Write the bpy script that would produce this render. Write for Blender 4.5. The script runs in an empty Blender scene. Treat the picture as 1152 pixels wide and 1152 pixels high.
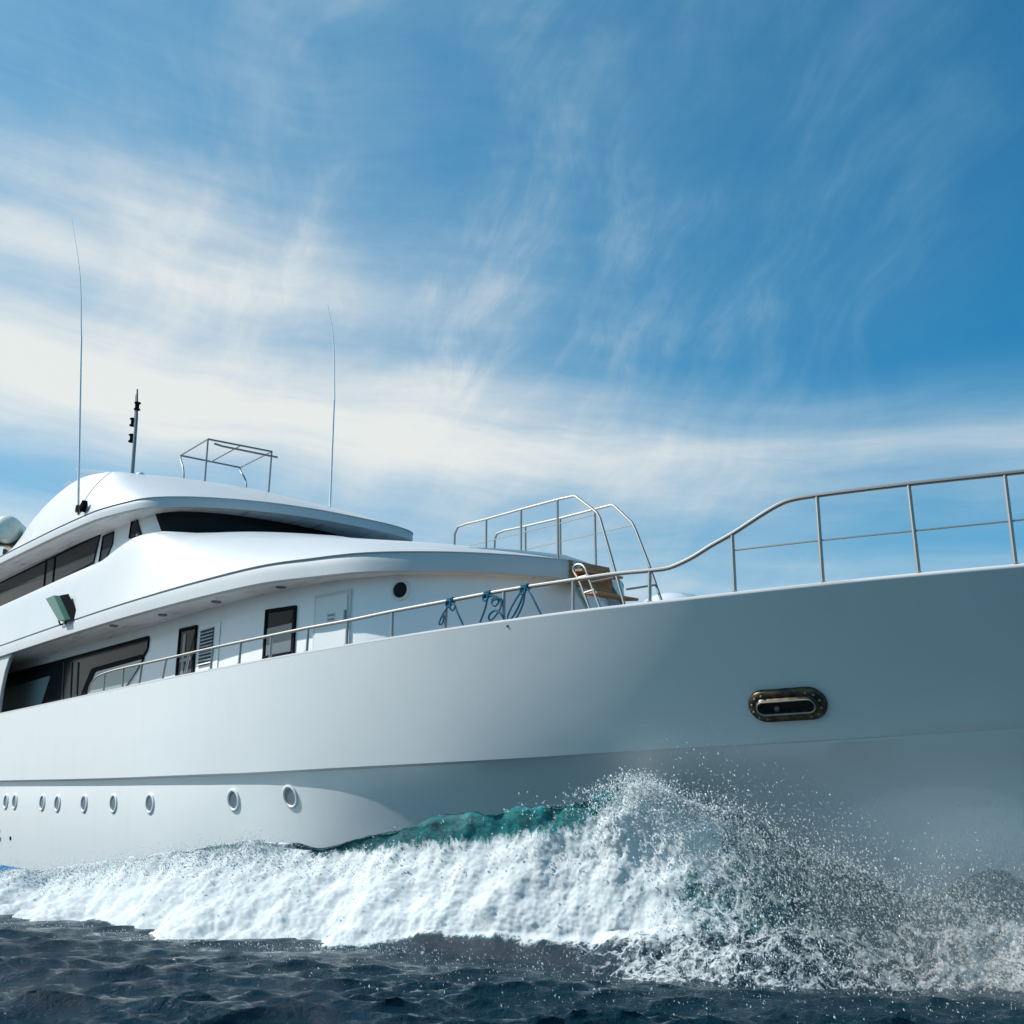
import bpy, math, random
import numpy as np
from mathutils import Vector
random.seed(7); rng = np.random.default_rng(11)
scene = bpy.context.scene
col = scene.collection

# ------------------------------------------------------------------ camera
FPX = 1177.0; PITCH = math.atan(327 / FPX); PSI = math.radians(40.2); CH = 1.8; CY = -12.3
YAW = math.pi - PSI
F0 = np.array([math.cos(YAW), math.sin(YAW), 0.]); RT = np.array([math.sin(YAW), -math.cos(YAW), 0.]); ZV = np.array([0, 0, 1.])
FW = math.cos(PITCH) * F0 + math.sin(PITCH) * ZV
UP = -math.sin(PITCH) * F0 + math.cos(PITCH) * ZV
CAM = np.array([0., CY, CH])
cd = bpy.data.cameras.new('camera'); cam = bpy.data.objects.new('camera', cd); col.objects.link(cam)
cam.location = CAM; cam.rotation_euler = Vector(FW).to_track_quat('-Z', 'Y').to_euler()
cd.sensor_width = 36; cd.lens = 36 * FPX / 1152; cd.clip_end = 20000; cd.clip_start = .1
scene.camera = cam

# ------------------------------------------------------------------ sun, sky, exposure
SUN = np.array([-.58, -.50, .68]); SUN /= np.linalg.norm(SUN)
EL = math.asin(SUN[2]); ROT = math.atan2(SUN[0], SUN[1])
sd = bpy.data.lights.new('sun', 'SUN'); sd.energy = 3.0; sd.angle = math.radians(.5); sd.color = (1, .985, .955)
so = bpy.data.objects.new('sun', sd); col.objects.link(so)
so.rotation_euler = Vector(SUN).to_track_quat('Z', 'Y').to_euler()
scene.view_settings.view_transform = 'Standard'; scene.view_settings.look = 'None'
scene.view_settings.exposure = 0.87; scene.view_settings.gamma = 1

class NT:
    """small helper for node trees"""
    def __init__(s, tree): s.t = tree; s.n = tree.nodes; s.l = tree.links
    def node(s, typ, **kw):
        n = s.n.new(typ)
        for k, v in kw.items():
            if k.startswith('_'): setattr(n, k[1:], v)
        return n
    def put(s, sock, v):
        if isinstance(v, bpy.types.NodeSocket): s.l.new(v, sock)
        elif v is not None: sock.default_value = v
    def m(s, op, a, b=None, c=None, clamp=False):
        n = s.n.new('ShaderNodeMath'); n.operation = op; n.use_clamp = clamp
        s.put(n.inputs[0], a)
        if b is not None: s.put(n.inputs[1], b)
        if c is not None: s.put(n.inputs[2], c)
        return n.outputs[0]
    def dot(s, a, v):
        n = s.n.new('ShaderNodeVectorMath'); n.operation = 'DOT_PRODUCT'; s.put(n.inputs[0], a); s.put(n.inputs[1], v); return n.outputs['Value']
    def comb(s, x, y, z):
        n = s.n.new('ShaderNodeCombineXYZ'); s.put(n.inputs[0], x); s.put(n.inputs[1], y); s.put(n.inputs[2], z); return n.outputs[0]
    def noise(s, vec, scale, detail=5, rough=.55, dist=0., lac=2.):
        n = s.n.new('ShaderNodeTexNoise'); s.put(n.inputs['Vector'], vec)
        n.inputs['Scale'].default_value = scale; n.inputs['Detail'].default_value = detail
        n.inputs['Roughness'].default_value = rough; n.inputs['Distortion'].default_value = dist; n.inputs['Lacunarity'].default_value = lac
        return n.outputs[0]
    def ss(s, v, a, b, lo=0., hi=1.):
        n = s.n.new('ShaderNodeMapRange'); n.interpolation_type = 'SMOOTHSTEP'
        s.put(n.inputs['Value'], v); n.inputs['From Min'].default_value = a; n.inputs['From Max'].default_value = b
        n.inputs['To Min'].default_value = lo; n.inputs['To Max'].default_value = hi
        return n.outputs[0]
    def mix(s, f, a, b, typ='MIX'):
        n = s.n.new('ShaderNodeMix'); n.data_type = 'RGBA'; n.blend_type = typ
        s.put(n.inputs[0], f); s.put(n.inputs[6], a); s.put(n.inputs[7], b); return n.outputs[2]

def rgb(r, g, b): return (r, g, b, 1)

world = bpy.data.worlds.new('World'); scene.world = world; world.use_nodes = True
W = NT(world.node_tree); W.n.clear()
tc = W.n.new('ShaderNodeTexCoord'); D = tc.outputs['Generated']
sky = W.n.new('ShaderNodeTexSky'); sky.sky_type = 'NISHITA'; sky.sun_disc = False
sky.sun_elevation = EL; sky.sun_rotation = ROT; sky.air_density = 1.0; sky.dust_density = .6; sky.ozone_density = 2.5
rr = W.dot(D, tuple(RT)); ff = W.dot(D, tuple(F0)); uu = W.dot(D, (0, 0, 1))
SKYK = .072
skyc = W.mix(1.0, sky.outputs[0], rgb(.04 * SKYK, .74 * SKYK, .98 * SKYK), 'MULTIPLY')
# cirrus: a slow warp, then streaks drawn out along the wind
wv = W.noise(W.comb(W.m('MULTIPLY', rr, 1.6), ff, W.m('MULTIPLY', uu, 2.6)), 1.3, 3, .5)
wx = W.m('SUBTRACT', wv, .5)
u2 = W.m('ADD', uu, W.m('ADD', W.m('MULTIPLY', rr, .06), W.m('MULTIPLY', wx, .11)))
band = W.noise(W.comb(W.m('MULTIPLY', rr, 1.3), W.m('MULTIPLY', ff, .6), W.m('MULTIPLY', u2, 7.)), 1.15, 7, .58)
bandf = W.noise(W.comb(W.m('MULTIPLY', rr, 2.6), ff, W.m('MULTIPLY', u2, 20.)), 1.5, 8, .60, .3)
# feathery streaks higher up, leaning to the right
sx = W.m('ADD', W.m('MULTIPLY', rr, .86), W.m('MULTIPLY', uu, -.50)); sy = W.m('ADD', W.m('MULTIPLY', rr, .50), W.m('MULTIPLY', uu, .86))
fib = W.noise(W.comb(W.m('ADD', W.m('MULTIPLY', sx, 6.0), W.m('MULTIPLY', wx, 1.5)), ff, W.m('ADD', W.m('MULTIPLY', sy, 2.6), W.m('MULTIPLY', wx, .8))), 2.2, 12, .63, .28)
patch = W.noise(W.comb(W.m('MULTIPLY', rr, 2.), ff, W.m('MULTIPLY', uu, 2.4)), 1.7, 5, .55, .3)
side = W.ss(rr, .50, -.42)
def near_(c, w): return W.ss(W.m('ABSOLUTE', W.m('SUBTRACT', u2, c)), w, 0.)
b1 = W.m('MULTIPLY', near_(.335, .085), W.m('MULTIPLY', W.m('ADD', .44, W.m('MULTIPLY', side, .15)), W.m('ADD', .50, W.m('MULTIPLY', bandf, .95))))
b2 = W.m('MULTIPLY', near_(.45, .10), W.m('MULTIPLY', W.ss(rr, .22, -.38), W.m('ADD', .12, W.m('MULTIPLY', W.ss(band, .3, .7), .40))))
low = W.m('MULTIPLY', W.ss(uu, .34, .10), W.m('ADD', .30, W.m('MULTIPLY', bandf, .55)))
m2 = W.m('MULTIPLY', W.m('ADD', W.m('MULTIPLY', W.ss(fib, .38, .78), .34), .06), W.m('ADD', .22, W.m('MULTIPLY', W.ss(patch, .34, .64), .78)))
m2 = W.m('MULTIPLY', m2, W.m('MULTIPLY', W.ss(rr, .52, .18, .35, 1.), W.m('MULTIPLY', W.ss(rr, -.42, -.05, .35, 1.), W.ss(uu, .30, .46, .35, 1.))))
m3 = W.m('MULTIPLY', W.m('ADD', .08, W.m('MULTIPLY', side, .40)), W.m('ADD', .25, W.m('ADD', W.m('MULTIPLY', patch, .7), W.m('MULTIPLY', bandf, .55))))
mask = W.m('ADD', W.m('ADD', b1, m2), W.m('ADD', low, W.m('ADD', b2, m3)))
mask = W.m('MULTIPLY', W.m('MINIMUM', mask, .95), W.ss(ff, -.55, .25, .58, 1.))  # unseen cloud behind the viewpoint is thinned to set the ambient light
cloud = W.mix(W.ss(mask, .20, .92), rgb(.15, .29, .37), rgb(.46, .475, .46))
fin = W.mix(mask, skyc, cloud)
bg = W.n.new('ShaderNodeBackground'); W.put(bg.inputs[0], fin); bg.inputs[1].default_value = 1.0
wo = W.n.new('ShaderNodeOutputWorld'); W.l.new(bg.outputs[0], wo.inputs[0])

# ------------------------------------------------------------------ pixel ray helpers (used to read plan positions off the picture)
def ray(px, py): return FW + RT * ((px - 576) / FPX) - UP * ((py - 576) / FPX)
def PY(px, py, Y): d = ray(px, py); return CAM + d * ((Y - CY) / d[1])
def PZ(px, py, z): d = ray(px, py); return CAM + d * ((z - CH) / d[2])
def PC(px, py, plan, off=0.):
    """point of the starboard plan curve y=-hb(s)-off seen at a pixel"""
    d = ray(px, py); ts = np.linspace(4, 60, 9000) / np.linalg.norm(d)
    P = CAM + d * ts[:, None]
    e = P[:, 1] + off - plan(-P[:, 0])
    i = int(np.argmax(e > 0)); i = max(i, 1)
    f = e[i - 1] / (e[i - 1] - e[i]); return P[i - 1] * (1 - f) + P[i] * f

def pchip(xs, ys):
    x = np.array(xs, float); y = np.array(ys, float); h = np.diff(x); dl = np.diff(y) / h
    m = np.zeros(len(x)); m[0] = dl[0]; m[-1] = dl[-1]
    for k in range(1, len(x) - 1):
        if dl[k - 1] * dl[k] > 0:
            w1 = 2 * h[k] + h[k - 1]; w2 = h[k] + 2 * h[k - 1]; m[k] = (w1 + w2) / (w1 / dl[k - 1] + w2 / dl[k])
    def f(q):
        q = np.clip(np.asarray(q, float), x[0], x[-1]); i = np.clip(np.searchsorted(x, q) - 1, 0, len(x) - 2)
        t = (q - x[i]) / h[i]
        return (y[i] * (1 + 2 * t) * (1 - t) ** 2 + m[i] * h[i] * t * (1 - t) ** 2 + y[i + 1] * t * t * (3 - 2 * t) + m[i + 1] * h[i] * t * t * (t - 1))
    return f
def catmull(P, n):
    """resample control points smoothly, n points per segment"""
    P = np.array(P, float); out = []
    for i in range(len(P) - 1):
        p1, p2 = P[i], P[i + 1]; p0 = P[i - 1] if i else 2 * p1 - p2; p3 = P[i + 2] if i + 2 < len(P) else 2 * p2 - p1
        d = [max(np.linalg.norm(b - a), 1e-6) ** .5 for a, b in ((p0, p1), (p1, p2), (p2, p3))]
        t0, t1 = 0, d[0]; t2 = t1 + d[1]; t3 = t2 + d[2]
        for k in range(n):
            t = t1 + (t2 - t1) * k / n
            a1 = (t1 - t) / (t1 - t0) * p0 + (t - t0) / (t1 - t0) * p1; a2 = (t2 - t) / (t2 - t1) * p1 + (t - t1) / (t2 - t1) * p2
            a3 = (t3 - t) / (t3 - t2) * p2 + (t - t2) / (t3 - t2) * p3
            b1 = (t2 - t) / (t2 - t0) * a1 + (t - t0) / (t2 - t0) * a2; b2 = (t3 - t) / (t3 - t1) * a2 + (t - t1) / (t3 - t1) * a3
            out.append((t2 - t) / (t2 - t1) * b1 + (t - t1) / (t2 - t1) * b2)
    out.append(P[-1]); return np.array(out)

_perm = rng.permutation(256); _perm = np.concatenate([_perm, _perm, _perm])
_g = rng.normal(size=(256, 3)); _g /= np.linalg.norm(_g, axis=1)[:, None]
def pnoise(P):
    P = np.asarray(P, float); i = np.floor(P).astype(int); f = P - i; i &= 255
    w = f * f * f * (f * (f * 6 - 15) + 10); r = 0
    for dx in (0, 1):
        for dy in (0, 1):
            for dz in (0, 1):
                h = _perm[_perm[_perm[(i[:, 0] + dx) & 255] + ((i[:, 1] + dy) & 255)] + ((i[:, 2] + dz) & 255)]
                g = _g[h]; v = g[:, 0] * (f[:, 0] - dx) + g[:, 1] * (f[:, 1] - dy) + g[:, 2] * (f[:, 2] - dz)
                r = r + v * (w[:, 0] if dx else 1 - w[:, 0]) * (w[:, 1] if dy else 1 - w[:, 1]) * (w[:, 2] if dz else 1 - w[:, 2])
    return r * 1.6
def fbm(P, octs=5, gain=.5, lac=2.1, ridged=False):
    a = 1.; s = 0; t = 0
    for k in range(octs):
        n = pnoise(P * lac ** k + 17.3 * k)
        if ridged: n = 1 - 2 * np.abs(n)
        s = s + a * n; t += a; a *= gain
    return s / t

# ------------------------------------------------------------------ mesh helpers
def mesh_np(name, V, Fq, mat, parent=None, smooth=True, sharp=35, attrs=None):
    V = np.asarray(V, float).reshape(-1, 3)
    me = bpy.data.meshes.new(name)
    if isinstance(Fq, np.ndarray):
        k = Fq.shape[1]; nf = len(Fq)
        me.vertices.add(len(V)); me.vertices.foreach_set('co', V.ravel())
        me.loops.add(nf * k); me.loops.foreach_set('vertex_index', Fq.ravel().astype(np.int32))
        me.polygons.add(nf); me.polygons.foreach_set('loop_start', np.arange(0, nf * k, k, dtype=np.int32))
        me.polygons.foreach_set('loop_total', np.full(nf, k, dtype=np.int32)); me.update(calc_edges=True); me.validate()
    else:
        me.from_pydata([tuple(v) for v in V], [], [tuple(f) for f in Fq]); me.update()
    if attrs:
        for k, v in attrs.items():
            a = me.attributes.new(k, 'FLOAT', 'POINT'); a.data.foreach_set('value', np.asarray(v, np.float32))
    me.polygons.foreach_set('use_smooth', np.full(len(me.polygons), smooth))
    if smooth and sharp and len(me.polygons) < 150000: me.set_sharp_from_angle(angle=math.radians(sharp))
    o = bpy.data.objects.new(name, me); col.objects.link(o)
    if mat: me.materials.append(mat)
    if parent: o.parent = parent
    return o
class MB:
    """collects shapes into one mesh"""
    def __init__(s): s.v = []; s.f = []
    def add(s, V, F):
        b = len(s.v); s.v += [tuple(map(float, v)) for v in V]; s.f += [tuple(int(i) + b for i in f) for f in F]; return s
    def tube(s, path, r, n=10, closed=False):
        P = [Vector(p) for p in path]; N = len(P); rs = r if isinstance(r, (list, tuple)) else [r] * N
        tans = []
        for i in range(N):
            if closed: t = P[(i + 1) % N] - P[i - 1]
            else: t = P[min(i + 1, N - 1)] - P[max(i - 1, 0)]
            tans.append(t.normalized())
        a = Vector((0, 0, 1)) if abs(tans[0].z) < .9 else Vector((1, 0, 0)); nx = (a - tans[0] * a.dot(tans[0])).normalized()
        V = []
        for i in range(N):
            nx = (nx - tans[i] * nx.dot(tans[i])).normalized(); ny = tans[i].cross(nx)
            for k in range(n):
                q = 2 * math.pi * k / n; V.append(P[i] + (nx * math.cos(q) + ny * math.sin(q)) * rs[i])
        Fs = [(i * n + k, i * n + (k + 1) % n, ((i + 1) % N) * n + (k + 1) % n, ((i + 1) % N) * n + k) for i in range(N if closed else N - 1) for k in range(n)]
        if not closed: Fs += [tuple(reversed(range(n))), tuple(range((N - 1) * n, N * n))]
        return s.add(V, Fs)
    def box(s, c, ex, ey, ez, bev=0.):
        """box from centre and three half-axis vectors"""
        c, ex, ey, ez = map(np.asarray, (c, ex, ey, ez)); V = [c + a * ex + b * ey + d * ez for a in (-1, 1) for b in (-1, 1) for d in (-1, 1)]
        return s.add(V, [(0, 1, 3, 2), (4, 6, 7, 5), (0, 4, 5, 1), (2, 3, 7, 6), (0, 2, 6, 4), (1, 5, 7, 3)])
    def prism(s, poly, d):
        """polygon swept along vector d (poly seen from the side d points to)"""
        n = len(poly); d = np.asarray(d); A = [np.asarray(p) for p in poly]
        V = A + [p + d for p in A]
        return s.add(V, [tuple(range(n)), tuple(reversed(range(n, 2 * n)))] + [(i, n + i, n + (i + 1) % n, (i + 1) % n) for i in range(n)])
    def lathe(s, c, axis, prof, n=24):
        """rings of (radius, offset along axis)"""
        ax = Vector(axis).normalized(); a = Vector((0, 0, 1)) if abs(ax.z) < .9 else Vector((1, 0, 0)); x = (a - ax * a.dot(ax)).normalized(); y = ax.cross(x); c = Vector(c)
        V = [c + ax * h + (x * math.cos(2 * math.pi * k / n) + y * math.sin(2 * math.pi * k / n)) * r for r, h in prof for k in range(n)]
        Fs = [(i * n + k, i * n + (k + 1) % n, (i + 1) * n + (k + 1) % n, (i + 1) * n + k) for i in range(len(prof) - 1) for k in range(n)]
        Fs += [tuple(reversed(range(n))), tuple(range((len(prof) - 1) * n, len(prof) * n))]
        return s.add(V, Fs)
    def build(s, name, mat, parent=None, smooth=True, sharp=35, bevel=0):
        o = mesh_np(name, s.v, s.f, mat, parent, smooth, sharp)
        if bevel:
            b = o.modifiers.new('bevel', 'BEVEL'); b.width = bevel; b.segments = 2; b.limit_method = 'ANGLE'; b.angle_limit = math.radians(40)
        return o
def grid_faces(nu, nv, wrap=False):
    i = np.arange(nu - 1)[:, None]; j = np.arange(nv - 1)[None]
    a = (i * nv + j).ravel(); return np.stack([a, a + 1, a + nv + 1, a + nv], 1)
def loft(name, rows, mat, parent, flip=False, sharp=30):
    """rows: list of equally long point lists"""
    R = np.array(rows); Fq = grid_faces(R.shape[0], R.shape[1])
    if flip: Fq = Fq[:, ::-1]
    return mesh_np(name, R.reshape(-1, 3), np.ascontiguousarray(Fq), mat, parent, True, sharp)
def mirror(P): P = np.array(P); Q = P[::-1].copy()[1:]; Q[:, 1] *= -1; return np.vstack([P, Q])

def empty(name, loc=(0, 0, 0), parent=None):
    o = bpy.data.objects.new(name, None); col.objects.link(o); o.location = loc; o.empty_display_size = .2
    if parent: o.parent = parent
    return o
def tag(o, label=None, cat=None, group=None, kind=None):
    if label: o['label'] = label
    if cat: o['category'] = cat
    if group: o['group'] = group
    if kind: o['kind'] = kind
    return o

# ------------------------------------------------------------------ materials
def pbr(name, c, rough=.5, metal=0., coat=0., spec=.5):
    m = bpy.data.materials.new(name); m.use_nodes = True; t = NT(m.node_tree); b = m.node_tree.nodes['Principled BSDF']
    b.inputs['Base Color'].default_value = rgb(*c); b.inputs['Roughness'].default_value = rough; b.inputs['Metallic'].default_value = metal
    b.inputs['Coat Weight'].default_value = coat; b.inputs['Coat Roughness'].default_value = .04; b.inputs['Specular IOR Level'].default_value = spec
    return m, t, b
def objco(t): return t.n.new('ShaderNodeTexCoord').outputs['Object']
def vary(t, b, c1, c2, scale, vec=None, lo=.35, hi=.65, detail=6):
    v = vec or objco(t); t.put(b.inputs['Base Color'], t.mix(t.ss(t.noise(v, scale, detail), lo, hi), rgb(*c1), rgb(*c2)))
def bump(t, b, h, strength, dist=.02):
    n = t.n.new('ShaderNodeBump'); t.put(n.inputs['Strength'], strength); n.inputs['Distance'].default_value = dist
    t.put(n.inputs['Height'], h); t.l.new(n.outputs[0], b.inputs['Normal'])
def stretch(t, v, s):
    n = t.n.new('ShaderNodeMapping'); t.put(n.inputs[0], v); n.inputs['Scale'].default_value = s; return n.outputs[0]

M = {}
M['hull'], t, b = pbr('hull paint', (.80, .81, .80), .34, 0, .25)
v = objco(t)
streak = t.noise(stretch(t, v, (1.2, 1, .12)), 2.2, 6, .6)
t.put(b.inputs['Base Color'], t.mix(t.ss(streak, .50, .90), rgb(.79, .80, .79), rgb(.74, .755, .745)))
bump(t, b, t.noise(stretch(t, v, (.5, 1, .8)), 1.1, 2, .4), .35, .03)
M['gel'], t, b = pbr('white gelcoat', (.61, .61, .605), .38, 0, .18)
v = objco(t); vary(t, b, (.61, .61, .605), (.575, .575, .565), .9, stretch(t, v, (.6, 1, .4)), .4, .75)
M['wall'], t, b = pbr('deck house paint', (.80, .80, .81), .35, 0, .2)
v = objco(t); vary(t, b, (.88, .88, .885), (.83, .83, .835), 1.3, stretch(t, v, (1, 1, .3)), .45, .75)
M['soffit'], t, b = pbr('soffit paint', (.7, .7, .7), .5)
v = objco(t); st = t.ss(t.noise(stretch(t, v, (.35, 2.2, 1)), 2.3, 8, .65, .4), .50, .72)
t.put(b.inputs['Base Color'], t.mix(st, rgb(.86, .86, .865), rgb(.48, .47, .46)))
M['steel'], t, b = pbr('stainless steel', (.34, .33, .31), .5, .75)
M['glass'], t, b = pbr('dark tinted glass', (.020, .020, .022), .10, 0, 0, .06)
M['pane'], t, b = pbr('glass with painted pale reflection', (.27, .34, .335), .08, 0, 0, .3)  # pale green base colour stands in for reflections in the saloon panes
M['frame'], t, b = pbr('black window frame', (.010, .010, .012), .7, 0, 0, .05)
M['rubber'], t, b = pbr('dark seal', (.05, .055, .06), .6)
M['portglass'], t, b = pbr('porthole glass', (.14, .17, .19), .12, 0, 0, .5)
M['portring'], t, b = pbr('porthole rim', (.74, .76, .76), .25, 0, .3)
M['bronze'], t, b = pbr('weathered bronze', (.12, .085, .05), .42, .8)
v = objco(t); vary(t, b, (.16, .11, .055), (.045, .04, .035), 14, v)
M['black'], t, b = pbr('black interior', (.012, .012, .014), .7)
M['teak'], t, b = pbr('teak board', (.30, .17, .08), .6)
v = objco(t); vary(t, b, (.46, .23, .09), (.28, .13, .05), 5, stretch(t, v, (6, .6, 6)))
M['rope'], t, b = pbr('blue rope', (.005, .12, .20), .85)
wvn = t.n.new('ShaderNodeTexWave'); wvn.inputs['Scale'].default_value = 22; wvn.inputs['Distortion'].default_value = 2; t.put(wvn.inputs['Vector'], objco(t)); bump(t, b, wvn.outputs['Fac'], .6, .01)
M['cream'], t, b = pbr('cream canister', (.66, .62, .50), .4, 0, .2)
v = objco(t); vary(t, b, (.95, .91, .80), (.86, .80, .64), 5, v)
M['antifoul'], t, b = pbr('blue bottom paint', (.01, .24, .52), .4)
M['lampglass'], t, b = pbr('green lamp glass', (.05, .17, .12), .3, 0, 0)
M['dark'], t, b = pbr('dark metal', (.014, .015, .016), .9, 0, 0, .0)
M['grey'], t, b = pbr('grey metal', (.22, .23, .24), .45, .4)
M['paleblue'], t, b = pbr('pale blue plate', (.30, .40, .47), .35)
M['white'], t, b = pbr('white fittings', (.80, .80, .79), .35)
M['deck'], t, b = pbr('deck planking', (.38, .27, .17), .6)
M['clear'], t, b = pbr('white moulded housing', (.70, .74, .78), .12, 0, .7)
M['signplate'], t, b = pbr('small plate', (.66, .67, .68), .4)
M['draft'], t, b = pbr('draft mark paint', (.25, .05, .06), .5)

# water
def sea_shader(name):
    m = bpy.data.materials.new(name); m.use_nodes = True; t = NT(m.node_tree); b = t.n['Principled BSDF']; v = t.n.new('ShaderNodeNewGeometry').outputs['Position']
    b.inputs['IOR'].default_value = 1.333; b.inputs['Specular IOR Level'].default_value = .30; b.inputs['Roughness'].default_value = .06
    at = t.n.new('ShaderNodeAttribute'); at.attribute_name = 'foam'; fo = at.outputs['Fac']
    # broken lacy foam: coverage compared with a cellular / noise threshold
    n2 = t.noise(v, 16., 6, .7)
    if name == 'sea water': th = t.m('ADD', t.m('MULTIPLY', t.noise(v, 3.2, 9, .68, .6), .72), t.m('MULTIPLY', n2, .34))
    else:       # torn sheets: strands run along the creases of two noises
        ra = t.m('ABSOLUTE', t.m('MULTIPLY', t.m('SUBTRACT', t.noise(stretch(t, v, (1., 1., .62)), 3.6, 5, .6, .5), .5), 3.4))
        rb = t.m('ABSOLUTE', t.m('MULTIPLY', t.m('SUBTRACT', t.noise(v, 8.5, 6, .65, .4), .5), 3.0))
        th = t.m('ADD', t.m('MULTIPLY', t.m('MINIMUM', ra, t.m('ADD', rb, .12)), .85), t.m('MULTIPLY', n2, .42))
    cov = t.ss(t.m('SUBTRACT', t.m('ADD', fo, .02), th), -.16, .12)
    return m, t, b, v, fo, cov, n2
m, t, b, v, fo, cov, n2 = sea_shader('sea water'); M['sea'] = m
t.put(b.inputs['Base Color'], t.mix(cov, rgb(.004, .024, .038), rgb(.62, .67, .67)))
t.put(b.inputs['Roughness'], t.m('ADD', .06, t.m('MULTIPLY', cov, .7)))
hh = t.m('ADD', t.m('MULTIPLY', t.noise(v, 9., 5, .62, .4), .8), t.m('MULTIPLY', t.noise(v, 32., 4, .62, .5), .25))
hh = t.m('ADD', hh, t.m('MULTIPLY', cov, t.m('MULTIPLY', n2, 1.2)))
bump(t, b, hh, .8, .07)
m, t, b, v, fo, cov, n2 = sea_shader('bow wave water'); M['wave'] = m
teal = t.mix(t.ss(t.noise(v, 6., 6, .6), .35, .7), rgb(.010, .13, .15), rgb(.03, .29, .29))
att = t.n.new('ShaderNodeAttribute'); att.attribute_name = 'deep'
teal = t.mix(att.outputs['Fac'], teal, rgb(.008, .032, .05))
t.put(b.inputs['Specular IOR Level'], t.m('SUBTRACT', .5, t.m('MULTIPLY', t.m('MULTIPLY', cov, 4., None, True), .5)))
foamc = t.mix(t.ss(t.noise(v, 4.5, 8, .62), .35, .75), rgb(.76, .78, .775), rgb(.68, .735, .735))
t.put(b.inputs['Base Color'], t.mix(cov, teal, foamc))
t.put(b.inputs['Roughness'], t.m('ADD', .08, t.m('MULTIPLY', cov, .8)))
hb_ = t.m('ADD', t.m('MULTIPLY', t.noise(v, 9., 8, .68, .4), 1.), t.m('MULTIPLY', t.noise(v, 40., 5, .7), .35))
bump(t, b, hb_, t.m('ADD', .75, t.m('MULTIPLY', cov, -.6)), .05)
tr = t.n.new('ShaderNodeBsdfTranslucent'); t.put(tr.inputs[0], t.mix(cov, rgb(.02, .42, .40), rgb(.90, .94, .94)))
mx = t.n.new('ShaderNodeMixShader'); t.put(mx.inputs[0], t.m('ADD', .16, t.m('MULTIPLY', cov, .06))); t.l.new(b.outputs[0], mx.inputs[1]); t.l.new(tr.outputs[0], mx.inputs[2])
t.l.new(mx.outputs[0], t.n['Material Output'].inputs['Surface'])
M['foam'], t, b = pbr('foam froth', (.88, .90, .90), .9, 0, 0, .0)
tr = t.n.new('ShaderNodeBsdfTranslucent'); tr.inputs[0].default_value = rgb(.84, .89, .89)
mx = t.n.new('ShaderNodeMixShader'); mx.inputs[0].default_value = .5; t.l.new(b.outputs[0], mx.inputs[1]); t.l.new(tr.outputs[0], mx.inputs[2])
t.l.new(mx.outputs[0], t.n['Material Output'].inputs['Surface'])
M['drop'], t, b = pbr('spray drops', (.86, .91, .92), .6, 0, 0, .0)
tr = t.n.new('ShaderNodeBsdfTranslucent'); tr.inputs[0].default_value = rgb(.86, .92, .93)
mx = t.n.new('ShaderNodeMixShader'); mx.inputs[0].default_value = .5; t.l.new(b.outputs[0], mx.inputs[1]); t.l.new(tr.outputs[0], mx.inputs[2])
t.l.new(mx.outputs[0], t.n['Material Output'].inputs['Surface'])

# ------------------------------------------------------------------ hull (x = -s forward is +x, centreline y = 0, starboard y < 0)
S_SH = [1.0, 1.8, 2.5, 4, 6, 8, 10, 13, 17, 22, 32, 45]; H_SH = [0, .62, 1.02, 1.75, 2.45, 2.95, 3.3, 3.65, 3.9, 4.0, 4.0, 3.85]
S_K = [2.6, 4, 6, 8, 10, 13, 17, 22, 32, 45]; H_K = [0, .65, 1.4, 2.0, 2.5, 3.1, 3.6, 3.85, 3.9, 3.8]
S_W = [5.0, 6, 8, 10, 13, 17, 22, 30, 45]; H_W = [0, .16, .46, .95, 1.85, 2.88, 3.45, 3.62, 3.5]
S_B = [7.0, 9, 12, 17, 22, 30, 45]; H_B = [0, .4, 1.0, 1.9, 2.5, 2.8, 2.6]
sh = pchip(S_SH, H_SH); kn = pchip(S_K, H_K); wl = pchip(S_W, H_W); bt = pchip(S_B, H_B)
zsh = pchip([1, 3, 4.5, 6, 8, 10, 14, 20, 32, 45], [4.02, 4.03, 4.04, 4.06, 4.085, 4.12, 4.15, 4.17, 4.2, 4.25])
zkn = pchip([2.6, 5, 7, 9.5, 11.5, 14.5, 17.5, 21, 32, 45], [2.64, 2.56, 2.49, 2.43, 2.38, 2.34, 2.31, 2.31, 2.39, 2.5])
SHEER = lambda s: -sh(s)
ENDS = 42.0
def st(s0, n=150):   # stations, dense at the bow
    u = np.linspace(0, 1, n) ** 1.6; return s0 + (ENDS - s0) * u
yacht = empty('motor_yacht', (-20, 0, 0))
tag(yacht, 'large white motor yacht with dark windows and steel bow rails, ploughing through its bow wave', 'yacht')
YP = yacht
def place(o):
    """children keep their world coordinates"""
    o.matrix_parent_inverse = yacht.matrix_world.inverted(); return o
bpy.context.view_layer.update()

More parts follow.
